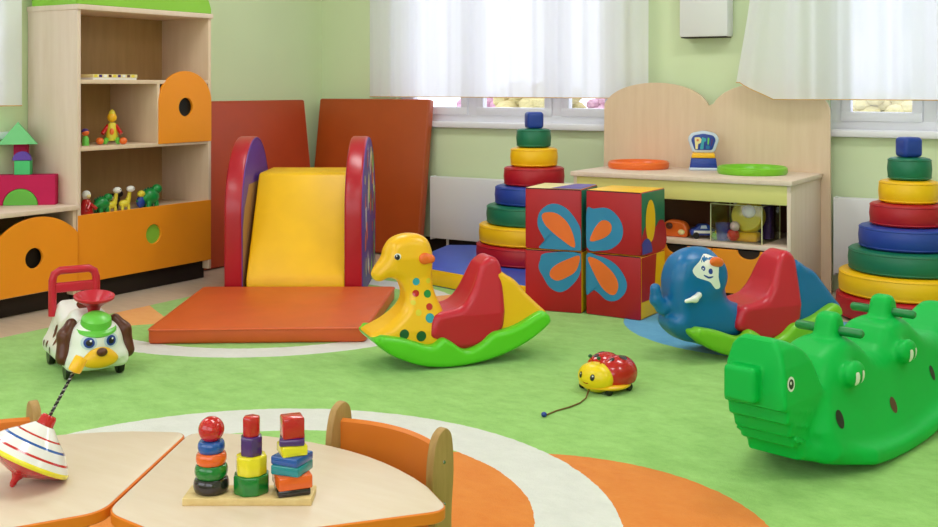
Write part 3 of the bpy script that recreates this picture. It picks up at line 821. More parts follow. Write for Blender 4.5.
one(P(KX0, KX0+.02, KY0, KY1, FZ, .64), M['beech_pale'], 'side_panel', t); one(P(KX1-.02, KX1, KY0, KY1, FZ, .64), M['beech_pale'], 'side_panel', t)
one(P(KX0+.02, KX1-.02, KY0, KY0+.018, .538, .64), M['pale_lime'], 'front_rail', t)
one(P(KX0+.02, KX1-.02, KY0+.006, KY1, .298, .322), M['beech_pale'], 'shelf_board', t)
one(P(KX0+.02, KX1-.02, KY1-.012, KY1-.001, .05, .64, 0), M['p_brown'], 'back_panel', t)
one(P(KX0+.03, KX1-.03, KY0+.04, KY1, FZ, .06), M['plinth'], 'plinth', t)
hw = (KX1-KX0-.044)/3
for k in range(3):
    xa = KX0+.022+k*hw
    dr = [(.003, 0), (hw-.003, 0), (hw-.003, .228)]+[(hw/2+.06*math.cos(math.radians(a)), .228-.045*math.sin(math.radians(a))) for a in range(0, 181, 12)]+[(.003, .228)]
    d = MB().add(plate([dr], .018), M['orange_lam'], Tr(xa-ox, KY0+.019-oy, .062-FZ) @ Rot(90, 'X')).build('drawer', t)
    d['label'] = 'orange drawer front with curved finger notch'
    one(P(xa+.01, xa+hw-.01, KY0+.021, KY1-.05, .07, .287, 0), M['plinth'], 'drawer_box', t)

# things on the worktop
def ring_tray(label, x, y, r, m, m2):
    pr = [(r-.03, .0), (r-.008, 0), (r, .012), (r-.002, .034), (r-.012, .042), (r-.022, .034), (r-.03, .012)]
    t = thing('play_plate', label, 'plate', (x, y, .666), 0, 'round plastic plates on the play unit')
    one(lathe(pr, 56), m, 'rim', t)
    one(lathe([(0.01, .001), (r-.026, .001), (r-.026, .009), (.01, .009)], 56), m2, 'dish', t)
    return t
ring_tray('round orange plastic plate on the play unit worktop', -2.565, 6.035, .18, M['p_or'], M['p_or'])
ring_tray('round lime green plastic plate on the play unit worktop', -1.865, 5.975, .19, M['p_leaf'], M['p_leaf'])
t = thing('toy_scale', 'blue and white toy scale with fan-shaped picture dial on the play unit', 'toy', (-2.19, 6.1, .666), math.radians(20))
one(rbox(-.082, .082, -.06, .06, .0, .016, .006, 3), M['p_silver'], 'foot', t)
one(prism([(-.078, .014), (.078, .014), (.07, .07), (-.07, .07)], -.055, .055, 'y', .006), M['p_navy'], 'base', t)
one(prism(rounded([(-.07, .07), (.07, .07), (.062, .1), (-.062, .1)], .012), -.05, .05, 'y', .006), M['p_yel'], 'weighing_pan', t)['label'] = 'yellow weighing pan'
fan = rounded([(-.062, .1), (.062, .1), (.09, .18), (.07, .212), (0, .228), (-.07, .212), (-.09, .18)], .02)
d = MB().add(prism(fan, -.025, .025, 'y', .008, 3), M['p_silver']).build('dial', t)
fan2 = rounded([(-.05, .116), (.05, .116), (.07, .176), (.056, .2), (0, .21), (-.056, .2), (-.07, .176)], .012)
b = MB().add(prism(fan2, -.028, -.0245, 'y', .001), M['p_navy'])
Q = lambda pts, m: b.add(prism(pts, -.0295, -.0275, 'y', 0), m)
Q(rounded([(-.045, .12), (-.032, .12), (-.03, .15), (-.015, .156), (-.01, .178), (-.022, .19), (-.05, .188)], .006), M['cream'])
Q(circ(-.032, .172, .007, 12), M['p_or'])
Q(rounded([(-.02, .12), (.0, .12), (.004, .165), (.014, .165), (.016, .182), (-.008, .19)], .004), M['p_cyan'])
Q(rounded([(.012, .122), (.034, .122), (.036, .14), (.014, .142)], .004), M['p_blue'])
Q(rounded([(.022, .148), (.03, .148), (.034, .185), (.024, .188)], .004), M['p_lgreen'])
Q(rounded([(.04, .14), (.046, .14), (.056, .176), (.046, .184)], .004), M['p_pur'])
b.build('picture', d)['label'] = 'dark blue picture with yellow, teal and purple shapes'

# things in the compartment
SHZ = .322
t = thing('toy_dog', 'orange toy figure lying on the play unit shelf beside the toy car', 'toy', (-2.215, 5.74, SHZ))
one(prism(rounded([(-.07, 0), (.07, 0), (.075, .05), (.05, .085), (-.03, .095), (-.07, .07)], .02), -.03, .03, 'y', .012, 3), M['p_or'], 'body', t)
one(ell((-.03, -.032, .06), (.02, .012, .018)), M['p_brown'], 'ear', t); one(ell((.04, -.031, .03), (.02, .01, .015)), M['cream'], 'muzzle', t)
t = thing('toy_car', 'blue and white toy car on the play unit shelf', 'toy car', (-2.06, 5.75, SHZ), .5)
one(prism(rounded([(-.075, .018), (.075, .018), (.08, .045), (.04, .055), (.02, .078), (-.03, .078), (-.05, .055), (-.078, .05)], .01), -.03, .03, 'y', .008, 3), M['p_navy'], 'body', t)
MB().add(prism([(-.06, .03), (.06, .03), (.05, .045), (-.06, .045)], -.032, .032, 'y', .002), M['p_white']).add(prism([(-.025, .056), (.012, .056), (.006, .074), (-.02, .074)], -.031, .031, 'y', .001), M['p_silver']).build('trim', t)
for sx in (-.048, .048):
    for sy in (-.026, .026): MB().add(lathe([(.004, -.008), (.018, -.008), (.018, .008), (.004, .008)], 18), M['p_black'], Tr(sx, sy, .018) @ Rot(90, 'X')).build('wheel', t)
t = thing('toy_frog', 'small green and yellow toy next to the clear box', 'toy', (-1.985, 5.72, SHZ))
MB().add(ell((0, 0, .022), (.026, .022, .022)), M['p_leaf']).add(ell((.01, -.008, .044), (.012, .012, .012)), M['p_lemon']).build('body', t)
bxx, bxy = -1.84, 5.80
M['rimc'] = mat('pale lemon edge', '#d8d8a0', .3, .5)
t = thing('clear_box', 'clear plastic box full of toys in the play unit', 'box', (bxx, bxy, SHZ), math.radians(-3))
b = MB()
for q in (rbox(-.15, .135, -.14, -.136, 0, .2, .001), rbox(-.15, .135, .136, .14, 0, .2, .001), rbox(-.15, -.146, -.135, .135, 0, .2, .001), rbox(.131, .135, -.135, .135, 0, .2, .001), rbox(-.145, .13, -.135, .135, 0, .004, .001)): b.add(q, M['acrylic'])
b.build('walls', t)
b = MB()
for sx in (-.148, .133):
    for sy in (-.138, .138): b.add(tube([(sx, sy, .002), (sx, sy, .2)], .003, 8), M['rimc'])
b.add(tube([(-.148, -.138, .2), (.133, -.138, .2), (.133, .138, .2), (-.148, .138, .2)], .003, 8, True), M['rimc'])
b.build('rim', t)['label'] = 'yellowish edges of the clear box'
G = 'toys inside the clear box'
def boxtoy(name, label, cat, x, y, z, parts):
    t = thing(name, label, cat, (bxx+x, bxy+y, SHZ+z), 0, G); t.scale = (1.2,)*3
    for nm, vfs in parts:
        b = MB()
        for vf, m in vfs: b.add(vf, m)
        b.build(nm, t)
RX = Rot(78, 'X')
def rot(vf, T): return [T @ Vector(v) for v in vf[0]], vf[1]
boxtoy('toy_drum', 'round yellow toy with clear dome in the clear box', 'toy', .02, -.035, .05, [
    ('body', [(rot(lathe([(.02, -.03), (.066, -.03), (.074, -.015), (.074, .015), (.066, .03), (.02, .03)], 32), Tr(0, 0, .07) @ RX), M['p_lemon'])]),
    ('dome', [(ell((.012, -.035, .095), (.03, .016, .03)), M['p_white'])]),
    ('foot', [(rbox(-.06, .05, -.04, .03, -.041, .0, .012, 3), M['p_yel'])])])
boxtoy('toy_cup', 'blue toy cup at the front of the clear box', 'toy cup', -.1, -.085, .004, [('body', [(lathe([(.02, 0), (.028, 0), (.036, .075), (.033, .075), (.026, .01)], 24), M['p_navy'])]), ('handle', [(tube([(.03, .0, .02), (.05, 0, .03), (.05, 0, .05), (.034, 0, .06)], .005, 8), M['p_navy'])])])
boxtoy('toy_tomato', 'small red toy fruit at the front of the clear box', 'toy fruit', -.04, -.105, .004, [('body', [(ell((0, 0, .028), (.028, .026, .028)), M['l_red'])]), ('leaf', [(ell((0, 0, .056), (.014, .014, .004), 8, 6), M['p_green'])])])
boxtoy('toy_ball', 'small pink toy ball at the front of the clear box', 'toy ball', -.03, -.11, .058, [('body', [(ell((0, 0, .022), (.022, .022, .022)), M['facade_pink'])])])
boxtoy('toy_bottle', 'green and white toy bottle at the back of the clear box', 'toy bottle', -.06, .03, .004, [('body', [(lathe([(.02, 0), (.032, 0), (.034, .1), (.014, .135), (.014, .15)], 24), M['p_green'])]), ('cap', [(lathe([(.01, .148), (.018, .148), (.018, .175), (.01, .178)], 20), M['p_white'])])])
boxtoy('toy_block', 'dark purple toy block at the back of the clear box', 'toy block', .08, .08, .004, [('body', [(rbox(-.03, .03, -.03, .03, 0, .15, .008, 3), M['p_pur'])])])
# ------------------------------------------------------------------ rocking toys; local x runs to the tail, y away from the camera
def rocker(name, label, X, Z, deg):
    x, y = rm(X, Z)
    return thing(name, label, 'rocking toy', (x, y, .003), TH+math.radians(deg), 'plastic rocking animals on the carpet')
RUN = spl([(-.392, .135), (-.385, .108), (-.323, .06), (-.22, .018), (-.11, .001), (.01, .005), (.139, .03), (.263, .08), (.35, .14), (.358, .165), (.345, .187), (.312, .195), (.222, .152), (.15, .132), (.098, .124), (.05, .088), (.0, .066), (-.04, .07), (-.09, .106), (-.125, .12), (-.155, .098), (-.194, .098), (-.284, .13), (-.365, .148), (-.385, .148)], 3)
LOW = spl([(-.40, .115), (-.323, .062), (-.22, .02), (-.11, .003), (.01, .007), (.139, .032), (.263, .082), (.355, .14), (.35, .165), (.2, .1), (.05, .05), (-.1, .045), (-.25, .075), (-.39, .14)], 3)
SEAT = spl([(-.151, .124), (-.135, .19), (-.108, .214), (-.056, .222), (.0, .238), (.04, .285), (.066, .35), (.092, .405), (.13, .428), (.165, .42), (.184, .39), (.187, .33), (.18, .144), (.12, .085), (.04, .06), (-.04, .06), (-.1, .095)], 3)
def rocker_base(t, m, dx=0):
    RUN_ = [(x+dx, z) for x, z in RUN]; LOW_ = [(x+dx, z) for x, z in LOW]
    f = uni(.012, ext(RUN_, .032, .022, -.122), ext(RUN_, .032, .022, .122), ext(LOW_, .13, .015))
    moulded(f, (-.44+dx, -.165, -.01), (.39+dx, .165, .21), .0075, m).build('rocker_base', t)
def rocker_seat(t, m, dx=0):
    sq = [(x+dx, z) for x, z in SEAT]
    hollow = spl([(-.2+dx, .24), (-.1+dx, .232), (-.05+dx, .236), (.0+dx, .255), (.05+dx, .31), (.085+dx, .4), (.11+dx, .45), (-.05+dx, .5), (-.2+dx, .4)], 3)
    wid = lambda x, z: .118-.05*np.clip((z-.2)/.22, 0, 1)
    f = ext(sq, wid, .028)
    f = cut(f, ext(hollow, .075, .03), .03)
    moulded(f, (-.17+dx, -.15, .04), (.2+dx, .15, .45), .0065, m).build('seat', t)

# giraffe
t = rocker('giraffe_rocker', 'yellow giraffe rocking toy with red seat and lime green rocker', -.04, 4.64, 21)
rocker_base(t, M['p_lime'])
rocker_seat(t, M['p_red'], -.02)
GH = spl([(-.38, .395), (-.367, .413), (-.341, .443), (-.333, .475), (-.312, .508), (-.28, .528), (-.236, .537), (-.185, .531), (-.15, .508), (-.134, .463), (-.13, .424), (-.132, .336), (-.117, .271), (-.095, .218), (-.09, .15), (-.11, .08), (-.2, .06), (-.34, .09), (-.406, .13), (-.404, .148), (-.335, .182), (-.282, .222), (-.258, .256), (-.254, .293), (-.267, .332), (-.289, .352), (-.322, .358), (-.348, .345), (-.374, .351), (-.388, .375)], 3)
gw = lambda x, z: np.interp(z, [0, .15, .22, .3, .36, .44, .56], [.115, .108, .09, .068, .062, .07, .05])-.022*np.clip((-.3-x)/.08, 0, 1)*(z > .32)
gb = ext(GH, gw, .045)
horn = uni(.01, cap((-.205, -.025, .52), (-.2, -.03, .56), .013, .011), cap((-.205, .025, .52), (-.2, .03, .56), .013, .011))
gbody = gb
b = moulded(gbody, (-.42, -.13, .05), (-.07, .13, .57), .0065, M['p_yel'])
NEAR = ((0, 0, 0), (1, 0, 0), (0, 0, 1), (0, 1, 0))
def press(b, f, pts, m, side=-1, lift=.0015): b.add(decal(f, pts, (0, side*.3, 0), (1, 0, 0), (0, 0, 1), (0, -side, 0), lift), m)
for sx, sz, r, m in ((-.214, .345, .015, 'p_cyan'), (-.217, .298, .014, 'l_red'), (-.167, .293, .016, 'p_green'), (-.164, .242, .014, 'l_red'), (-.165, .198, .019, 'p_cyan'), (-.279, .143, .02, 'p_dgreen'), (-.207, .13, .021, 'p_dgreen'), (-.212, .222, .013, 'p_lemon'), (-.16, .345, .011, 'p_lemon'), (-.23, .262, .01, 'p_lemon')):
    for sd in (-1, 1): press(b, gbody, circ(sx, sz, r, 18), M[m], sd)
b.build('body', t)
for sd in (-1, 1):
    e = MB()
    press(e, gbody, circ(-.294, .452, .0135, 18), M['p_white'], sd, .001); press(e, gbody, circ(-.296, .45, .011, 18), M['p_black'], sd, .002)
    press(e, gbody, circ(-.299, .455, .003, 8), M['p_white'], sd, .003)
    e.build('eye', t)['label'] = 'round black eye'
for sd in (-1, 1): one(net(uni(.01, elf((-.178, sd*.07, .438), (.026, .014, .024)), elf((-.15, sd*.075, .436), (.014, .012, .016))), (-.22, sd*.07-.03, .4), (-.13, sd*.07+.03, .48), .004), M['p_or'], 'ear', t)['label'] = 'small orange ear'
RB = spl([(.12, .36), (.193, .345), (.236, .315), (.26, .285), (.285, .258), (.336, .21), (.37, .175), (.35, .14), (.25, .08), (.12, .07)], 3)
moulded(ext(RB, lambda x, z: .085+.02*np.clip((.3-z)/.2, 0, 1), .03), (.1, -.12, .05), (.39, .12, .39), .007, M['p_yel']).build('tail_body', t)

# elephant
t = rocker('elephant_rocker', 'blue elephant rocking toy with red seat and green rocker', 1.275, 4.808, 22)
rocker_base(t, M['p_leaf'], -.03)
rocker_seat(t, M['p_red'], -.045)
sh = lambda P: [(x-.045, z) for x, z in P]
EH = spl(sh([(-.432, .264), (-.433, .297), (-.43, .345), (-.412, .398), (-.377, .438), (-.32, .461), (-.249, .459), (-.213, .436), (-.183, .389), (-.174, .327), (-.162, .253), (-.12, .219), (-.055, .2), (-.05, .13), (-.089, .075), (-.206, .06), (-.33, .065), (-.39, .085), (-.44, .131), (-.445, .173), (-.426, .195), (-.43, .23)]), 3)
ew = lambda x, z: np.interp(z, [.06, .15, .24, .34, .42, .47], [.085, .09, .086, .086, .082, .06])
trunk = uni(.01, cap((-.43, 0, .235), (-.495, 0, .215), .038, .03), cap((-.495, 0, .215), (-.528, 0, .25), .03, .026), cap((-.528, 0, .25), (-.532, 0, .297), .026, .022))
ef = uni(.016, ext(EH, ew, .06), trunk)
earf = lambda sd: elf((-.292, sd*.086, .345), (.06, .02, .08))
ef = uni(.012, ef, earf(-1), earf(1))
b = moulded(ef, (-.6, -.14, .04), (-.05, .14, .49), .007, M['p_blue'])
for sd in (-1, 1):
    press(b, ef, spl(sh([(-.359, .379), (-.325, .412), (-.289, .44), (-.255, .43), (-.239, .415), (-.246, .348), (-.235, .305), (-.255, .296), (-.27, .31), (-.289, .33), (-.338, .348)]), 3), M['p_white'], sd)
    press(b, ef, circ(-.355, .384, .0085, 14, .011), M['p_navy'], sd, .0025); press(b, ef, circ(-.327, .372, .009, 14, .012), M['p_navy'], sd, .0025)
    press(b, ef, spl([(-.352, .358), (-.335, .348), (-.318, .352), (-.318, .347), (-.336, .342), (-.354, .354)], 2), M['p_navy'], sd, .0025)
    press(b, ef, circ(-.38, .35, .004, 10), M['p_silver'], sd)
b.build('body', t)
for sd in (-1, 1):
    one(net(uni(.01, elf((-.305, sd*.104, .412), (.026, .014, .02)), elf((-.283, sd*.104, .405), (.018, .012, .016))), (-.34, sd*.104-.03, .38), (-.25, sd*.104+.03, .44), .004), M['p_or'], 'tuft', t)['label'] = 'orange tuft above the white patch'
    one(net(uni(.012, cap((-.38, sd*.095, .275), (-.41, sd*.112, .264), .013, .013), cap((-.41, sd*.112, .264), (-.452, sd*.112, .258), .013, .008)), (-.48, sd*.1-.04, .23), (-.36, sd*.1+.04, .3), .004), M['p_white'], 'tusk', t)
moulded(ext(spl(sh([(.17, .37), (.244, .352), (.29, .326), (.337, .27), (.385, .209), (.416, .17), (.38, .13), (.3, .09), (.17, .08)]), 3), lambda x, z: .085+.02*np.clip((.3-z)/.2, 0, 1), .03), (.1, -.12, .06), (.39, .12, .39), .007, M['p_blue']).build('tail_body', t)

# crocodile
t = rocker('crocodile_rocker', 'large emerald green crocodile rocking toy with two handles', 1.14, 3.47, 46)
zb = lambda x: .0005+.135*((x-.16)/.72)**2
bx = np.linspace(-.36, 1.06, 31)
FL = [(x, zb(x)) for x in bx]+[(x, zb(x)+.05) for x in bx[::-1]]
TOP = [(-.3, .14), (-.26, .24), (-.225, .295), (-.18, .332), (-.13, .35), (-.08, .36), (0, .36), (.06, .335), (.11, .298), (.165, .285), (.215, .305), (.27, .352), (.33, .362), (.42, .358), (.47, .33), (.53, .295), (.6, .275), (.67, .275), (.73, .295), (.80, .32), (.86, .345), (.92, .33), (.98, .28), (1.03, .22)]
BD = spl(TOP, 2, False)+[(x, zb(x)+.01) for x in bx[::-1] if -.3 < x < 1.0]
cw = lambda x, z: .092+.075*np.clip((.34-z)/.28, 0, 1)**1.6-.05*np.clip((x-.75)/.3, 0, 1)
HD = [(-.18, .15), (-.225, .235), (-.265, .31), (-.295, .36), (-.33, .4), (-.39, .43), (-.44, .446), (-.46, .438), (-.47, .37), (-.476, .29), (-.474, .245), (-.455, .237), (-.456, .203), (-.433, .193), (-.43, .16), (-.405, .15), (-.4, .12), (-.375, .112), (-.355, .1), (-.3, .075), (-.2, .035), (-.1, .05), (-.12, .2)]
hdw = lambda x, z: np.interp(z, [0, .1, .25, .35, .4, .43], [.075, .085, .1, .092, .078, .052])
HD = [(x, z*.965) for x, z in HD]
headf = ext(HD, hdw, .012)
snout = bxf((-.482, .025, .3), (.034, .05, .05), .012)
bodyf = uni(.03, ext(BD, cw, .05), ext(FL, lambda x, z: .2-.11*np.clip((-.1-x)/.24, 0, 1)-.04*np.clip((x-.8)/.25, 0, 1), .018))
bump = lambda x, sd: elf((x, sd*.126, .28), (.055, .024, .038))
bodyf = uni(.03, bodyf, bump(-.1, -1), bump(-.1, 1), bump(.29, -1), bump(.29, 1))
post = lambda x: uni(.01, ext(spl([(x-.05, .33), (x-.042, .4), (x-.02, .432), (x+.02, .432), (x+.042, .4), (x+.05, .33)], 3), .036, .022))
cf = uni(.02, bodyf, uni(.008, headf, snout), post(-.005), post(.395))
for zz in (.14, .19, .235):   # stepped jaw ridges run along the side of the head too
    cf = uni(.004, cf, cap((-.445+(.235-zz)*.5, -.09, zz), (-.3, -.096, zz-.035), .008, .002), cap((-.445+(.235-zz)*.5, .09, zz), (-.3, .096, zz-.035), .008, .002))
b = moulded(cf, (-.53, -.21, -.005), (1.07, .21, .45), .008, M['p_croc'])
for sd in (-1, 1):
    press(b, cf, circ(-.2, .165, .022, 20, .026), M['p_black'], sd); press(b, cf, circ(.155, .135, .021, 20, .024), M['p_brown'], sd); press(b, cf, circ(.5, .17, .016, 20, .024), M['p_black'], sd)
    for x0 in (-.122, .273):
        for k in (0, 1):
            a = x0+k*.035
            press(b, cf, spl([(a-.010, .286), (a-.004, .292), (a+.007, .288), (a+.011, .262), (a+.006, .25), (a-.006, .256)], 3), M['p_white'], sd)
b.build('body', t)
for sd in (-1, 1):
    e = MB()
    press(e, cf, circ(-.437, .308, .021, 20), M['p_white'], sd, .0015); press(e, cf, circ(-.437, .308, .014, 20), M['p_black'], sd, .0025); press(e, cf, circ(-.441, .312, .005, 10), M['p_white'], sd, .0035)
    e.build('eye', t)['label'] = 'black and cream eye'
for x in (-.005, .395):
    b = MB().add(tube([(x, -.112, .38), (x, -.105, .38), (x, .105, .38), (x, .112, .38)], [.009, .0145, .0145, .009], 14), M['p_crocd'])
    b.build('handle', t)['label'] = 'dark green crossbar handle'

# ------------------------------------------------------------------ puppy ride-on; local x forward, y to its left
x, y = rm(-1.563, 4.47)
t = thing('puppy_car', 'white puppy ride-on toy with red steering wheel and red backrest', 'ride-on toy', (x, y, 0), TH+math.radians(-57))
t.scale = (1, 1, 1)
saddle = spl([(-.22, .07), (-.218, .215), (-.2, .25), (-.15, .235), (-.06, .205), (.0, .245), (.05, .25), (.1, .22), (.17, .2), (.2, .14), (.2, .07)], 4)
pf = uni(.03, ext(saddle, lambda x, z: .098-.03*np.clip((z-.12)/.12, 0, 1), .03), bxf((-.01, 0, .075), (.225, .122, .035), .03), elf((.16, 0, .14), (.082, .1, .095)))
b = moulded(pf, (-.25, -.14, .02), (.26, .14, .27), .006, M['p_white'])
for sd in (-1, 1):
    for px_, pz, r1, r2 in ((-.10, .145, .018, .026), (-.04, .128, .016, .028), (-.13, .09, .012, .014), (-.07, .075, .011, .015), (-.18, .085, .01, .013)):
        press(b, pf, circ(px_, pz, r1, 16, r2), M['p_brown'], sd)
b.add(decal(pf, circ(-.14, .03, .035, 18, .03), (0, 0, .5), (1, 0, 0), (0, 1, 0), (0, 0, -1)), M['p_brown'])
b.build('body', t)
h = MB().add(tube(spl([(-.195, -.095, .19), (-.198, -.095, .3), (-.2, -.09, .365), (-.2, -.06, .388), (-.2, .06, .388), (-.2, .09, .365), (-.198, .095, .3), (-.195, .095, .19)], 5, False) if False else [(-.19, -.086, .19), (-.19, -.086, .27), (-.19, -.086, .338), (-.19, -.078, .364), (-.19, -.056, .377), (-.19, .062, .377), (-.19, .084, .364), (-.19, .092, .338), (-.19, .092, .27), (-.19, .092, .19)], .0165, 12), M['p_red'])
h.add(rbox(-.2, -.18, -.083, .089, .285, .327, .008, 3), M['p_red'])
h.build('backrest', t)['label'] = 'red backrest loop with middle bar'
s = MB().add(lathe([(.0, .0), (.026, 0), (.024, .03), (.03, .05), (.06, .072), (.082, .086), (.084, .096), (.077, .098), (.05, .076), (.024, .05), (.012, .05), (.0, .05)][1:-1], 40), M['p_red'], Tr(.085, .012, .222) @ Rot(8, 'Y') @ Matrix.Scale(.94, 4))
s.build('steering_wheel', t)
s = MB().add(lathe([(.012, .0), (.074, 0), (.08, .008), (.076, .016), (.06, .022), (.056, .05), (.036, .064), (.012, .066)], 36), M['p_lgreen'], Tr(.165, 0, .19) @ Rot(16, 'Y'))
s.build('cap', t)['label'] = 'grass green cap'
for sd in (-1, 1):
    ear = uni(.02, cap((.13, sd*.085, .215), (.15, sd*.114, .175), .022, .026), cap((.15, sd*.114, .175), (.165, sd*.122, .095), .026, .03))
    one(net(ear, (.08, min(sd*.05, sd*.18), .06), (.21, max(sd*.05, sd*.18), .26), .005), M['p_brown'], 'ear', t)
mz = uni(.02, elf((.225, 0, .085), (.035, .072, .034)), elf((.23, 0, .112), (.026, .04, .026)))
o = one(net(mz, (.17, -.09, .05), (.28, .09, .18), .005), M['p_yel'], 'muzzle', t); o['label'] = 'yellow muzzle'
one(ell((.262, 0, .12), (.017, .021, .017)), M['p_brown'], 'nose', t)
for sd in (-1, 1):
    e = MB()
    D = dict(org=(.5, 0, 0), u=(0, 1, 0), v=(0, 0, 1), d=(-1, 0, 0))
    e.add(decal(pf, circ(sd*.042, .155, .029, 18, .027), **D), M['p_silver']); e.add(decal(pf, circ(sd*.042, .155, .02, 18), lift=.003, **D), M['p_navy']); e.add(decal(pf, circ(sd*.042, .155, .012, 14), lift=.0045, **D), M['p_black']); e.add(decal(pf, circ(sd*.042+.005, .163, .004, 8), lift=.006, **D), M['p_white'])
    e.build('eye', t)['label'] = 'blue eye'
for sx in (-.15, .14):
    for sd in (-1, 1):
        MB().add(lathe([(.006, -.013), (.03, -.013), (.034, -.006), (.034, .006), (.03, .013), (.006, .013)], 22), M['p_black'], Tr(sx, sd*.1, .034) @ Rot(90, 'X')).build('wheel', t)

# ------------------------------------------------------------------ ladybird pull toy; local x forward
x, y = rm(.515, 4.16)
t = thing('ladybird_toy', 'red and yellow ladybird pull toy on the green carpet', 'pull toy', (x, y, 0), TH+math.radians(180+40))
shell = uni(.004, elf((-.035, -.036, .062), (.084, .062, .068)), elf((-.035, .036, .062), (.084, .062, .068)))
shell = cut(shell, bxf((0, 0, .0), (.3, .3, .032), .001), .004)
b = moulded(shell, (-.13, -.11, .02), (.06, .11, .14), .004, M['l_red'])
for sx, sy, r in ((-.04, .055, .016), (-.04, -.055, .016), (-.085, .03, .012), (-.085, -.03, .012), (.005, .04, .01), (.005, -.04, .01)):
    b.add(decal(shell, circ(sx, sy, r, 16), (0, 0, .3), (1, 0, 0), (0, 1, 0), (0, 0, -1)), M['l_black'])
b.build('shell', t)['label'] = 'red spotted wing cases'
one(lathe([(.02, .016), (.085, .016), (.098, .024), (.098, .03), (.09, .036), (.02, .036)], 36), M['p_yel'], 'chassis', t)
M['p_lady'] = mat('bright lemon plastic', '#f8d416', **PLAS)
hf = elf((.05, 0, .056), (.056, .076, .056))
b = moulded(hf, (-.01, -.08, 0), (.12, .08, .12), .004, M['p_lady'])
b.build('head', t)['label'] = 'yellow smiling face'
D = dict(org=(.4, 0, 0), u=(0, 1, 0), v=(0, 0, 1), d=(-1, 0, 0))
for sd in (-1, 1):
    e = MB(); e.add(decal(hf, circ(sd*.03, .068, .009, 14, .012), **D), M['p_black']); e.add(decal(hf, circ(sd*.03+.002, .073, .003, 8), lift=.003, **D), M['p_white'])
    e.build('eye', t)['label'] = 'black eye'
e = MB()
e.add(decal(hf, [(-.016, .047), (-.008, .041), (.008, .041), (.016, .047), (.008, .044), (-.008, .044)], **D), M['l_red'])
e.build('mouth', t)['label'] = 'red smile'
for sd in (-1, 1):
    MB().add(tube([(.04, sd*.02, .098), (.048, sd*.022, .118), (.055, sd*.022, .128)], .003, 8), M['l_red']).add(ell((.057, sd*.022, .132), (.008, .008, .007)), M['p_dgreen']).build('antenna', t)
for sx in (-.06, .05):
    for sd in (-1, 1): MB().add(lathe([(.004, -.006), (.014, -.006), (.014, .006), (.004, .006)], 16), M['p_black'], Tr(sx, sd*.068, .014) @ Rot(90, 'X')).build('wheel', t)
def to_local(X, Z):
    px_, py_ = rm(X, Z); a = -(TH+math.radians(220)); dx, dy = px_-x, py_-y
    return (dx*math.cos(a)-dy*math.sin(a), dx*math.sin(a)+dy*math.cos(a))
gl = [to_local((px_-469)/FP*(FP*EYE/(py_-86)), FP*EYE/(py_-86)) for px_, py_ in ((544, 417), (556, 412), (570, 408), (580, 404), (586, 399))]
one(tube([(*q, .004) for q in gl]+[(.085, 0, .018)], .0028, 6), M['string'], 'pull_string', t)
one(ell((gl[0][0], gl[0][1], .009), (.01, .01, .009)), M['p_navy'], 'bead', t)['label'] = 'dark blue bead on the string end'
# ------------------------------------------------------------------ petal tables and chairs
TZ = .46
A, Bq, C, D = (-.555, 2.19), (-.588, 1.782), (-.032, 1.79), (-.425, 1.655)
def petal(A, B, C, D, inset=0):
    """rounded trapezoid with its long side A-C bowed outwards"""
    A, B, C, D = map(Vector, (A, B, C, D))
    mid = (A+C)/2; e = (C-A); n = Vector((-e.y, e.x)).normalized()
    if n.dot(mid-(B+D)/2) < 0: n = -n
    long_ = [A+e*t+n*.112*math.sin(PI*t)**.8*(1 if True else 0) for t in [k/14 for k in range(15)]]
    pts = [B]+long_+[D]
    out = rounded([(p.x, p.y) for p in [B]], 0) if False else None
    P = [(p.x, p.y) for p in pts]
    # round the four corners: cut each corner with a quadratic
    def corner(p, a, b, r):
        p, a, b = Vector(p), Vector(a), Vector(b); A_ = p+(a-p).normalized()*r; B_ = p+(b-p).normalized()*r
        return [tuple(A_*(1-t)**2+p*2*t*(1-t)+B_*t*t) for t in [k/7 for k in range(8)]]
    N = len(P)
    res = corner(P[0], P[-1], P[1], .035)
    a1 = corner(P[1], P[0], P[3], .035); c1 = corner(P[N-2], P[N-4], P[N-1], .035)
    res += a1+P[3:N-3]+c1+corner(P[N-1], P[N-2], P[0], .035)
    return res
def mirror(p):
    o = Vector((-.5565, 2.185)); d = Vector((-.5905, 1.78))-o; d.normalize()
    v = Vector(p)-o; m = d*v.dot(d)*2-v; q = o+m
    return (q.x-.004, q.y)
def table(label, pts):
    W = [rm(*p) for p in pts]
    W0 = petal(*W)
    if sum(a[0]*b[1]-b[0]*a[1] for a, b in zip(W0, W0[1:]+W0[:1])) < 0: W0 = W0[::-1]
    cx = sum(p[0] for p in W0)/len(W0); cy = sum(p[1] for p in W0)/len(W0)
    L = [(p[0]-cx, p[1]-cy) for p in W0]
    t = thing('petal_table', label, 'table', (cx, cy, 0), 0, 'petal-shaped nursery tables')
    b = MB().add(prism(L, TZ-.022, TZ, 'z', .0025, 2), M['table'])
    b.build('tabletop', t)
    V, F = [], []; N = len(L)
    for i, p in enumerate(L):
        a, c = Vector(L[i-1]), Vector(L[(i+1) % N]); tn = (c-a).normalized(); nn = Vector((tn.y, -tn.x))
        for z, e in ((TZ-.0215, .0), (TZ-.019, .0022), (TZ-.003, .0022), (TZ-.0008, .0)): V.append(Vector((p[0]+nn.x*e, p[1]+nn.y*e, z)))
    for i in range(N):
        j = (i+1) % N
        for k in range(3): F.append([4*i+k, 4*j+k, 4*j+k+1, 4*i+k+1])
    one((V, F), M['orange_edge'], 'edge_band', t)['label'] = 'orange edge band'
    for k in range(4):
        p = Vector(W[k])-Vector((cx, cy)); p *= .74
        MB().add(tube([(p.x, p.y, FZ*0), (p.x, p.y, TZ-.022)], .018, 16), M['orange_lam']).build('leg', t)
    return t
M['orange_edge'] = mat('orange edge strip', '#e87c1c', .45, .4, .03, 3)
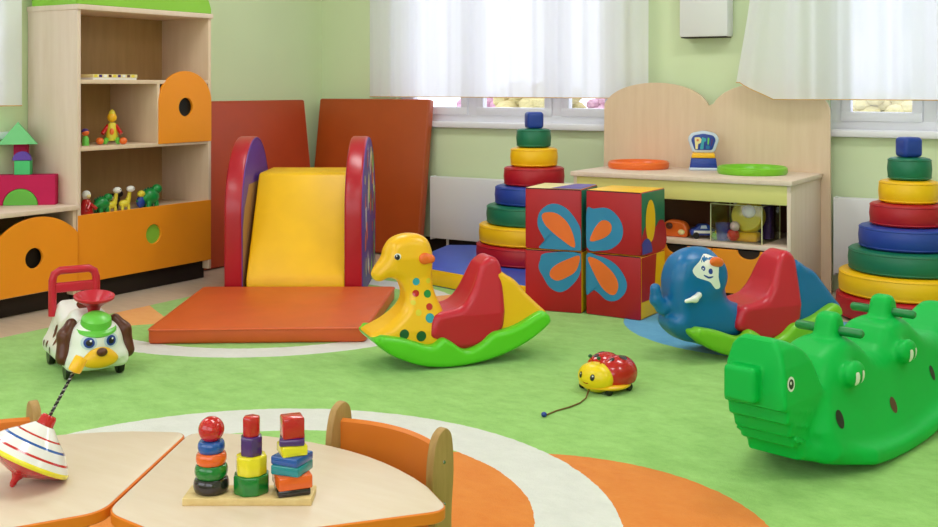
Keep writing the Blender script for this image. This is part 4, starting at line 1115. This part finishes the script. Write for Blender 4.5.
table('petal-shaped table with orange edge under the peg stacking toy', (A, Bq, C, D))
table('petal-shaped table with orange edge under the tilted spinning top', tuple(mirror(p) for p in (A, Bq, C, D)))

def chair(label, p, q, group):
    """p, q: tops of the two side planks (metres right / ahead), seen from the table p is the left one"""
    p, q = Vector(rm(*p)), Vector(rm(*q)); c = (p+q)/2; e = (q-p); w = e.length/2
    t = thing('nursery_chair', label, 'chair', (c.x, c.y, 0), math.atan2(e.y, e.x), group)
    # local x across, local +y away from the table
    prof = spl([(-.012, .52), (-.03, .5), (-.04, .44), (-.034, .36), (-.03, .26), (-.04, .13), (-.05, .0), (-.0, .0), (.012, .13), (.016, .26), (.014, .36), (.02, .44), (.016, .5), (.004, .52)], 4)
    prof = [(y, max(0.0, z)) for y, z in prof]
    fore = [(-.28, 0), (-.235, 0), (-.22, .25), (-.03, .25), (-.03, .29), (-.27, .29)]
    for s in (-1, 1):
        b = MB().add(prism(prof, s*w-.009, s*w+.009, 'x', .003, 2), M['plank']).add(prism(rounded(fore, .015), s*w-.009, s*w+.009, 'x', .003, 2), M['plank'])
        for zz in (.30, .385, .462): b.add(lathe([(.0015, 0), (.0035, 0), (.003, .0012), (.001, .0013)], 10), M['metal'], Tr(s*(w+.009), -.008, zz) @ Rot(90*s, 'Y'))
        b.build('side_frame', t)
    V, F = [], []; n = 20; top = []
    for i in range(n+1):
        u = -1+2*i/n; d = .005+.03*(1-u*u); zt = .492+.0*u
        zz = [.30, .31, zt-.03*u*u*0-.012, zt]
        for yy, z in ((d, .31), (d+.004, .305), (d+.012, .31), (d+.012, zt-.006), (d+.006, zt), (d, zt-.006)):
            V.append(Vector((u*(w-.008), yy-.02, z)))
    for i in range(n):
        for k in range(6): F.append([6*i+k, 6*i+(k+1) % 6, 6*i+6+(k+1) % 6, 6*i+6+k])
    F.append(list(range(6))); F.append([6*n+k for k in range(6)][::-1])
    one((V, F), M['orange_ply'], 'backrest', t)['label'] = 'curved orange backrest'
    one(rbox(-w+.008, w-.008, -.29, -.01, .268, .282, .005), M['orange_ply'], 'seat', t)
    one(rbox(-w+.008, w-.008, -.21, -.19, .12, .16, .004), M['plank'], 'stretcher', t)
    return t
M['orange_ply'] = mat('orange stained plywood', '#de7a26', .4, .4, .04, 3)
chair('orange nursery chair tucked under the table with the peg stacking toy', (-.252, 2.19), (-.047, 2.02), 'orange nursery chairs at the tables')
chair('orange nursery chair tucked under the table with the spinning top', (-1.09, 2.03), (-.872, 2.195), 'orange nursery chairs at the tables')

# ------------------------------------------------------------------ peg stacking toy
u = FP/1.815
def atp(px_, Z): return ((px_-469)/FP*Z, Z)
bw_ = .2125; cX = (250.2-469)/FP*1.832
bx0, by0 = rm(cX, 1.834)
t = thing('peg_board', 'pale wooden board holding three pegs of coloured shapes on the table', 'toy', (bx0, by0, TZ), TH)
one(rbox(-bw_/2, bw_/2, -.031, .031, 0, .0125, .0015), M['board'], 'board', t)
pegs = [((211-250.2)/FP*1.842, 0), ((251-250.2)/FP*1.842, 0), ((291.5-250.2)/FP*1.842, 0)]
for pxx, _ in pegs: one(lathe([(.001, .01), (.0045, .01), (.0045, .118), (.003, .12), (.001, .12)], 14), M['board'], 'peg', t)
for o, (pxx, _) in zip([c for c in t.children if c.name.startswith('peg')], pegs): o.location = (pxx, .002, 0)
B0 = TZ+.0125
def piece(name, label, k, z0, vf, m, rz=0, group=None):
    pt = Vector((pegs[k][0], .002, 0)); pt.rotate(Matrix.Rotation(TH, 3, 'Z'))
    o = one(vf, m, name, loc=(bx0+pt.x, by0+pt.y, B0+z0)); o.rotation_euler = (0, 0, TH+math.radians(rz))
    return tag(o, label, 'stacking piece', group or 'shapes on the peg board')
def ring(r, h):
    q = h/2
    return lathe([(.006, 0), (r-q*.5, 0)]+[(r-q*.5+q*.5*math.cos(math.radians(a)), q+q*math.sin(math.radians(a))) for a in range(-75, 90, 15)]+[(.006, h)], 40)
z = .0
for nm, r, h, m in (('black', .0295, .0255, 'l_black'), ('green', .0275, .0235, 'l_green'), ('orange', .0255, .021, 'l_or'), ('blue', .0225, .0205, 'l_blue')):
    piece('stacking_ring', '%s wooden ring on the peg under the red ball' % nm, 0, z, ring(r, h), M[m]); z += h-.0015
piece('stacking_ball', 'red wooden ball topping the stack of rings', 0, z-.002, ell((0, 0, .021), (.0215, .0215, .0215), 32, 20), M['l_red'])
def ngon(n, r, h, b=.003): return prism([(r*math.cos(2*PI*(k+.5)/n), r*math.sin(2*PI*(k+.5)/n)) for k in range(n)], 0, h, 'z', b, 2)
z = 0
for nm, n, r, h, m, rz in (('green octagonal', 8, .031, .031, 'l_green', 8), ('yellow octagonal', 8, .0265, .0315, 'l_yel', 20), ('purple hexagonal', 6, .020, .032, 'l_pur', 12), ('red hexagonal', 6, .0155, .0325, 'l_red', 0)):
    piece('stacking_block', '%s wooden block on the middle peg' % nm, 1, z, ngon(n, r, h), M[m], rz); z += h-.0005
z = 0
sq = lambda a, h: rbox(-a, a, -a, a, 0, h, .003, 2)
for nm, a, h, m, rz in (('flat black square', .0272, .0115, 'l_black', 18), ('orange square', .0285, .0222, 'l_or', 22), ('teal square', .0262, .0165, 'l_teal', -20), ('blue square', .0258, .0145, 'l_blue', -24), ('yellow square', .0215, .0175, 'l_yel', 24), ('flat dark purple square', .021, .0115, 'l_pur', 8)):
    piece('stacking_block', '%s wooden block on the peg under the red cube' % nm, 2, z, sq(a, h), M[m], rz); z += h-.0003
piece('stacking_cube', 'red wooden cube topping the stack of square blocks', 2, z, sq(.0178, .0345), M['l_red'], 20)

# ------------------------------------------------------------------ spinning top, lying tilted on its rim
x, y = rm(-.788, 1.889)
t = thing('spinning_top', 'white and red tin spinning top with coloured stripes lying tilted', 'spinning top', (x, y, TZ))
ax_ = Vector((*rm(.77, .64), 0)).normalized()
t.rotation_mode = 'AXIS_ANGLE'; t.scale = (.85,)*3
k = Vector((0, 0, 1)).cross(ax_).normalized()
ta = math.atan2(.0555, .0925)
t.rotation_axis_angle = (ta, k.x, k.y, k.z)
b = MB(); n = 56
def band(pr, m): b.add((lathe(pr, n)[0], lathe(pr, n)[1][:-2]), m)
band([(.0085, .018), (.014, .026), (.04, .034), (.078, .048), (.0895, .0535)], M['l_red'])
band([(.0895, .0535), (.0925, .0555), (.0925, .0605), (.0895, .063)], M['l_yel'])
dome = [(.0895, .063), (.083, .0745), (.0795, .0785), (.066, .0935), (.0615, .0975), (.0475, .1085), (.043, .1115), (.0205, .131)]
cols = ['tin_white', 'l_red', 'tin_white', 'l_blue', 'tin_white', 'l_red', 'tin_white']
for (p0, p1, cm) in zip(dome, dome[1:], cols): band([p0, p1], M[cm] if cm != 'l_red' else M['stripe'] if 'stripe' in M else M['l_red'])
b.build('body', t, 60)
one(lathe([(.001, .0), (.004, .001), (.0065, .008), (.0075, .016), (.014, .026), (.006, .027)], 24), M['l_red'], 'tip', t)
one(lathe([(.015, .129), (.018, .131), (.0165, .147), (.013, .152), (.004, .152)], 28), M['l_red'], 'collar', t)
r = MB()
for s, m in ((0, 'metal'), (PI, 'p_black')):
    r.add(tube([(.0018*math.cos(s+q*.62), .0018*math.sin(s+q*.62), .148+q*.0012) for q in range(0, 84)], .0021, 6), M[m])
r.build('twisted_rod', t)
one(lathe([(.004, .246), (.0125, .248), (.014, .252), (.014, .276), (.0125, .28), (.004, .281)], 24), M['p_yel'], 'knob', t)['label'] = 'yellow knob on the twisted rod'

# ------------------------------------------------------------------ outside the windows
struct(one(rbox(-30, 30, BY+.5, 60, -1.4, -1.2, 0), M['outside_ground'], 'ground_outside'))
def block(label, x0, x1, y0, h, m, nx, nz):
    t = thing('apartment_building', label, 'building', ((x0+x1)/2, y0, -1.2))
    w = (x1-x0)/2
    one(rbox(-w, w, 0, 8, 0, h, 0), m, 'wall', t)
    one(rbox(-w-.3, w+.3, -.3, 8.3, h, h+.4, 0), M['pvc'], 'roof', t)
    for i in range(nx):
        for j in range(nz):
            cx = -w+(i+.5)*2*w/nx; cz = 1+j*2.9
            o = MB().add(rbox(cx-.75, cx+.75, -.06, .02, cz, cz+1.6, 0), M['pvc']).build('window', t)
            MB().add(rbox(cx-.65, cx-.04, -.07, -.055, cz+.1, cz+1.5, 0), M['glass_dark']).add(rbox(cx+.04, cx+.65, -.07, -.055, cz+.1, cz+1.5, 0), M['glass_dark']).build('pane', o)
block('pale apartment building seen through the curtain at the right window', -9, 5, 34, 10, M['facade'], 6, 3)
def shrub(label, x, y, r, m, seed):
    rnd = random.Random(seed); t = thing('garden_shrub', label, 'shrub', (x, y, -1.2), 0, 'shrubs outside the windows')
    b = MB()
    for k in range(40):
        a, e, q = rnd.uniform(0, 6.28), rnd.uniform(-.4, 1.2), rnd.uniform(.5, 1)
        b.add(ell((r*q*math.cos(a)*math.cos(e), r*q*math.sin(a)*math.cos(e), 2.06+r*.6*q*math.sin(e)), (r*.28, r*.28, r*.2), 7, 5), m)
    b.build('foliage', t); one(tube([(0, 0, 0), (0, 0, 2.1)], .05, 8), M['p_brown'], 'stem', t)
shrub('yellow leaved shrub outside the window behind the blue mat tower', -5.5, 10.2, .5, M['shrub_y'], 1)
shrub('pink shrub outside the window beside the rust brown mat', -6.5, 10.8, .35, M['shrub_p'], 2)
shrub('reddish shrub outside the window at the edge of the heart board', -4.7, 10.5, .3, M['shrub_p'], 3)
shrub('yellowish shrub outside the window on the carpet tower side', -2.05, 10.5, .35, M['shrub_y'], 4)

# ------------------------------------------------------------------ light
wd = bpy.data.worlds.new('daylight'); S.world = wd; wd.use_nodes = True
bg = wd.node_tree.nodes['Background']; bg.inputs['Color'].default_value = (.93, .96, 1, 1); bg.inputs['Strength'].default_value = 2.3
def fill_panel(x, y, P):  # unseen overhead panel with an area lamp, added as fill light
    t = thing('fill_light', 'unseen fill light panel added overhead', 'fill light', (x, y, TOPZ), 0, 'added fill light panels')
    MB().add(rbox(-.6, .6, -.3, .3, -.06, -.001, .004), M['white']).build('housing', t)
    L = bpy.data.lights.new('fill_lamp', 'AREA'); L.shape = 'RECTANGLE'; L.size = 1.1; L.size_y = .5; L.energy = P; L.color = (1, .98, .97)
    o = bpy.data.objects.new('fill_lamp', L); COL.objects.link(o); o.parent = t; o.location = (0, 0, -.075)
for x_, y_, P_ in ((-3.6, 4.6, 18), (-1.0, 4.6, 18), (-3.6, 1.6, 18), (-1.0, 1.6, 18), (1.3, 3.0, 18)): fill_panel(x_, y_, P_)

# ------------------------------------------------------------------ camera
cam = bpy.data.cameras.new('camera'); cam.sensor_width = 36; cam.lens = FP/938*36; cam.shift_y = -(263.5-86)/938
cam.clip_start = .05; cam.clip_end = 200
co = bpy.data.objects.new('camera', cam); COL.objects.link(co)
co.location = (0, 0, EYE); co.rotation_euler = (math.radians(90), 0, TH)
S.camera = co
S.view_settings.view_transform = 'Standard'; S.view_settings.look = 'None'
S.view_settings.exposure = .3; S.view_settings.gamma = 1; S.view_settings.use_curve_mapping = False
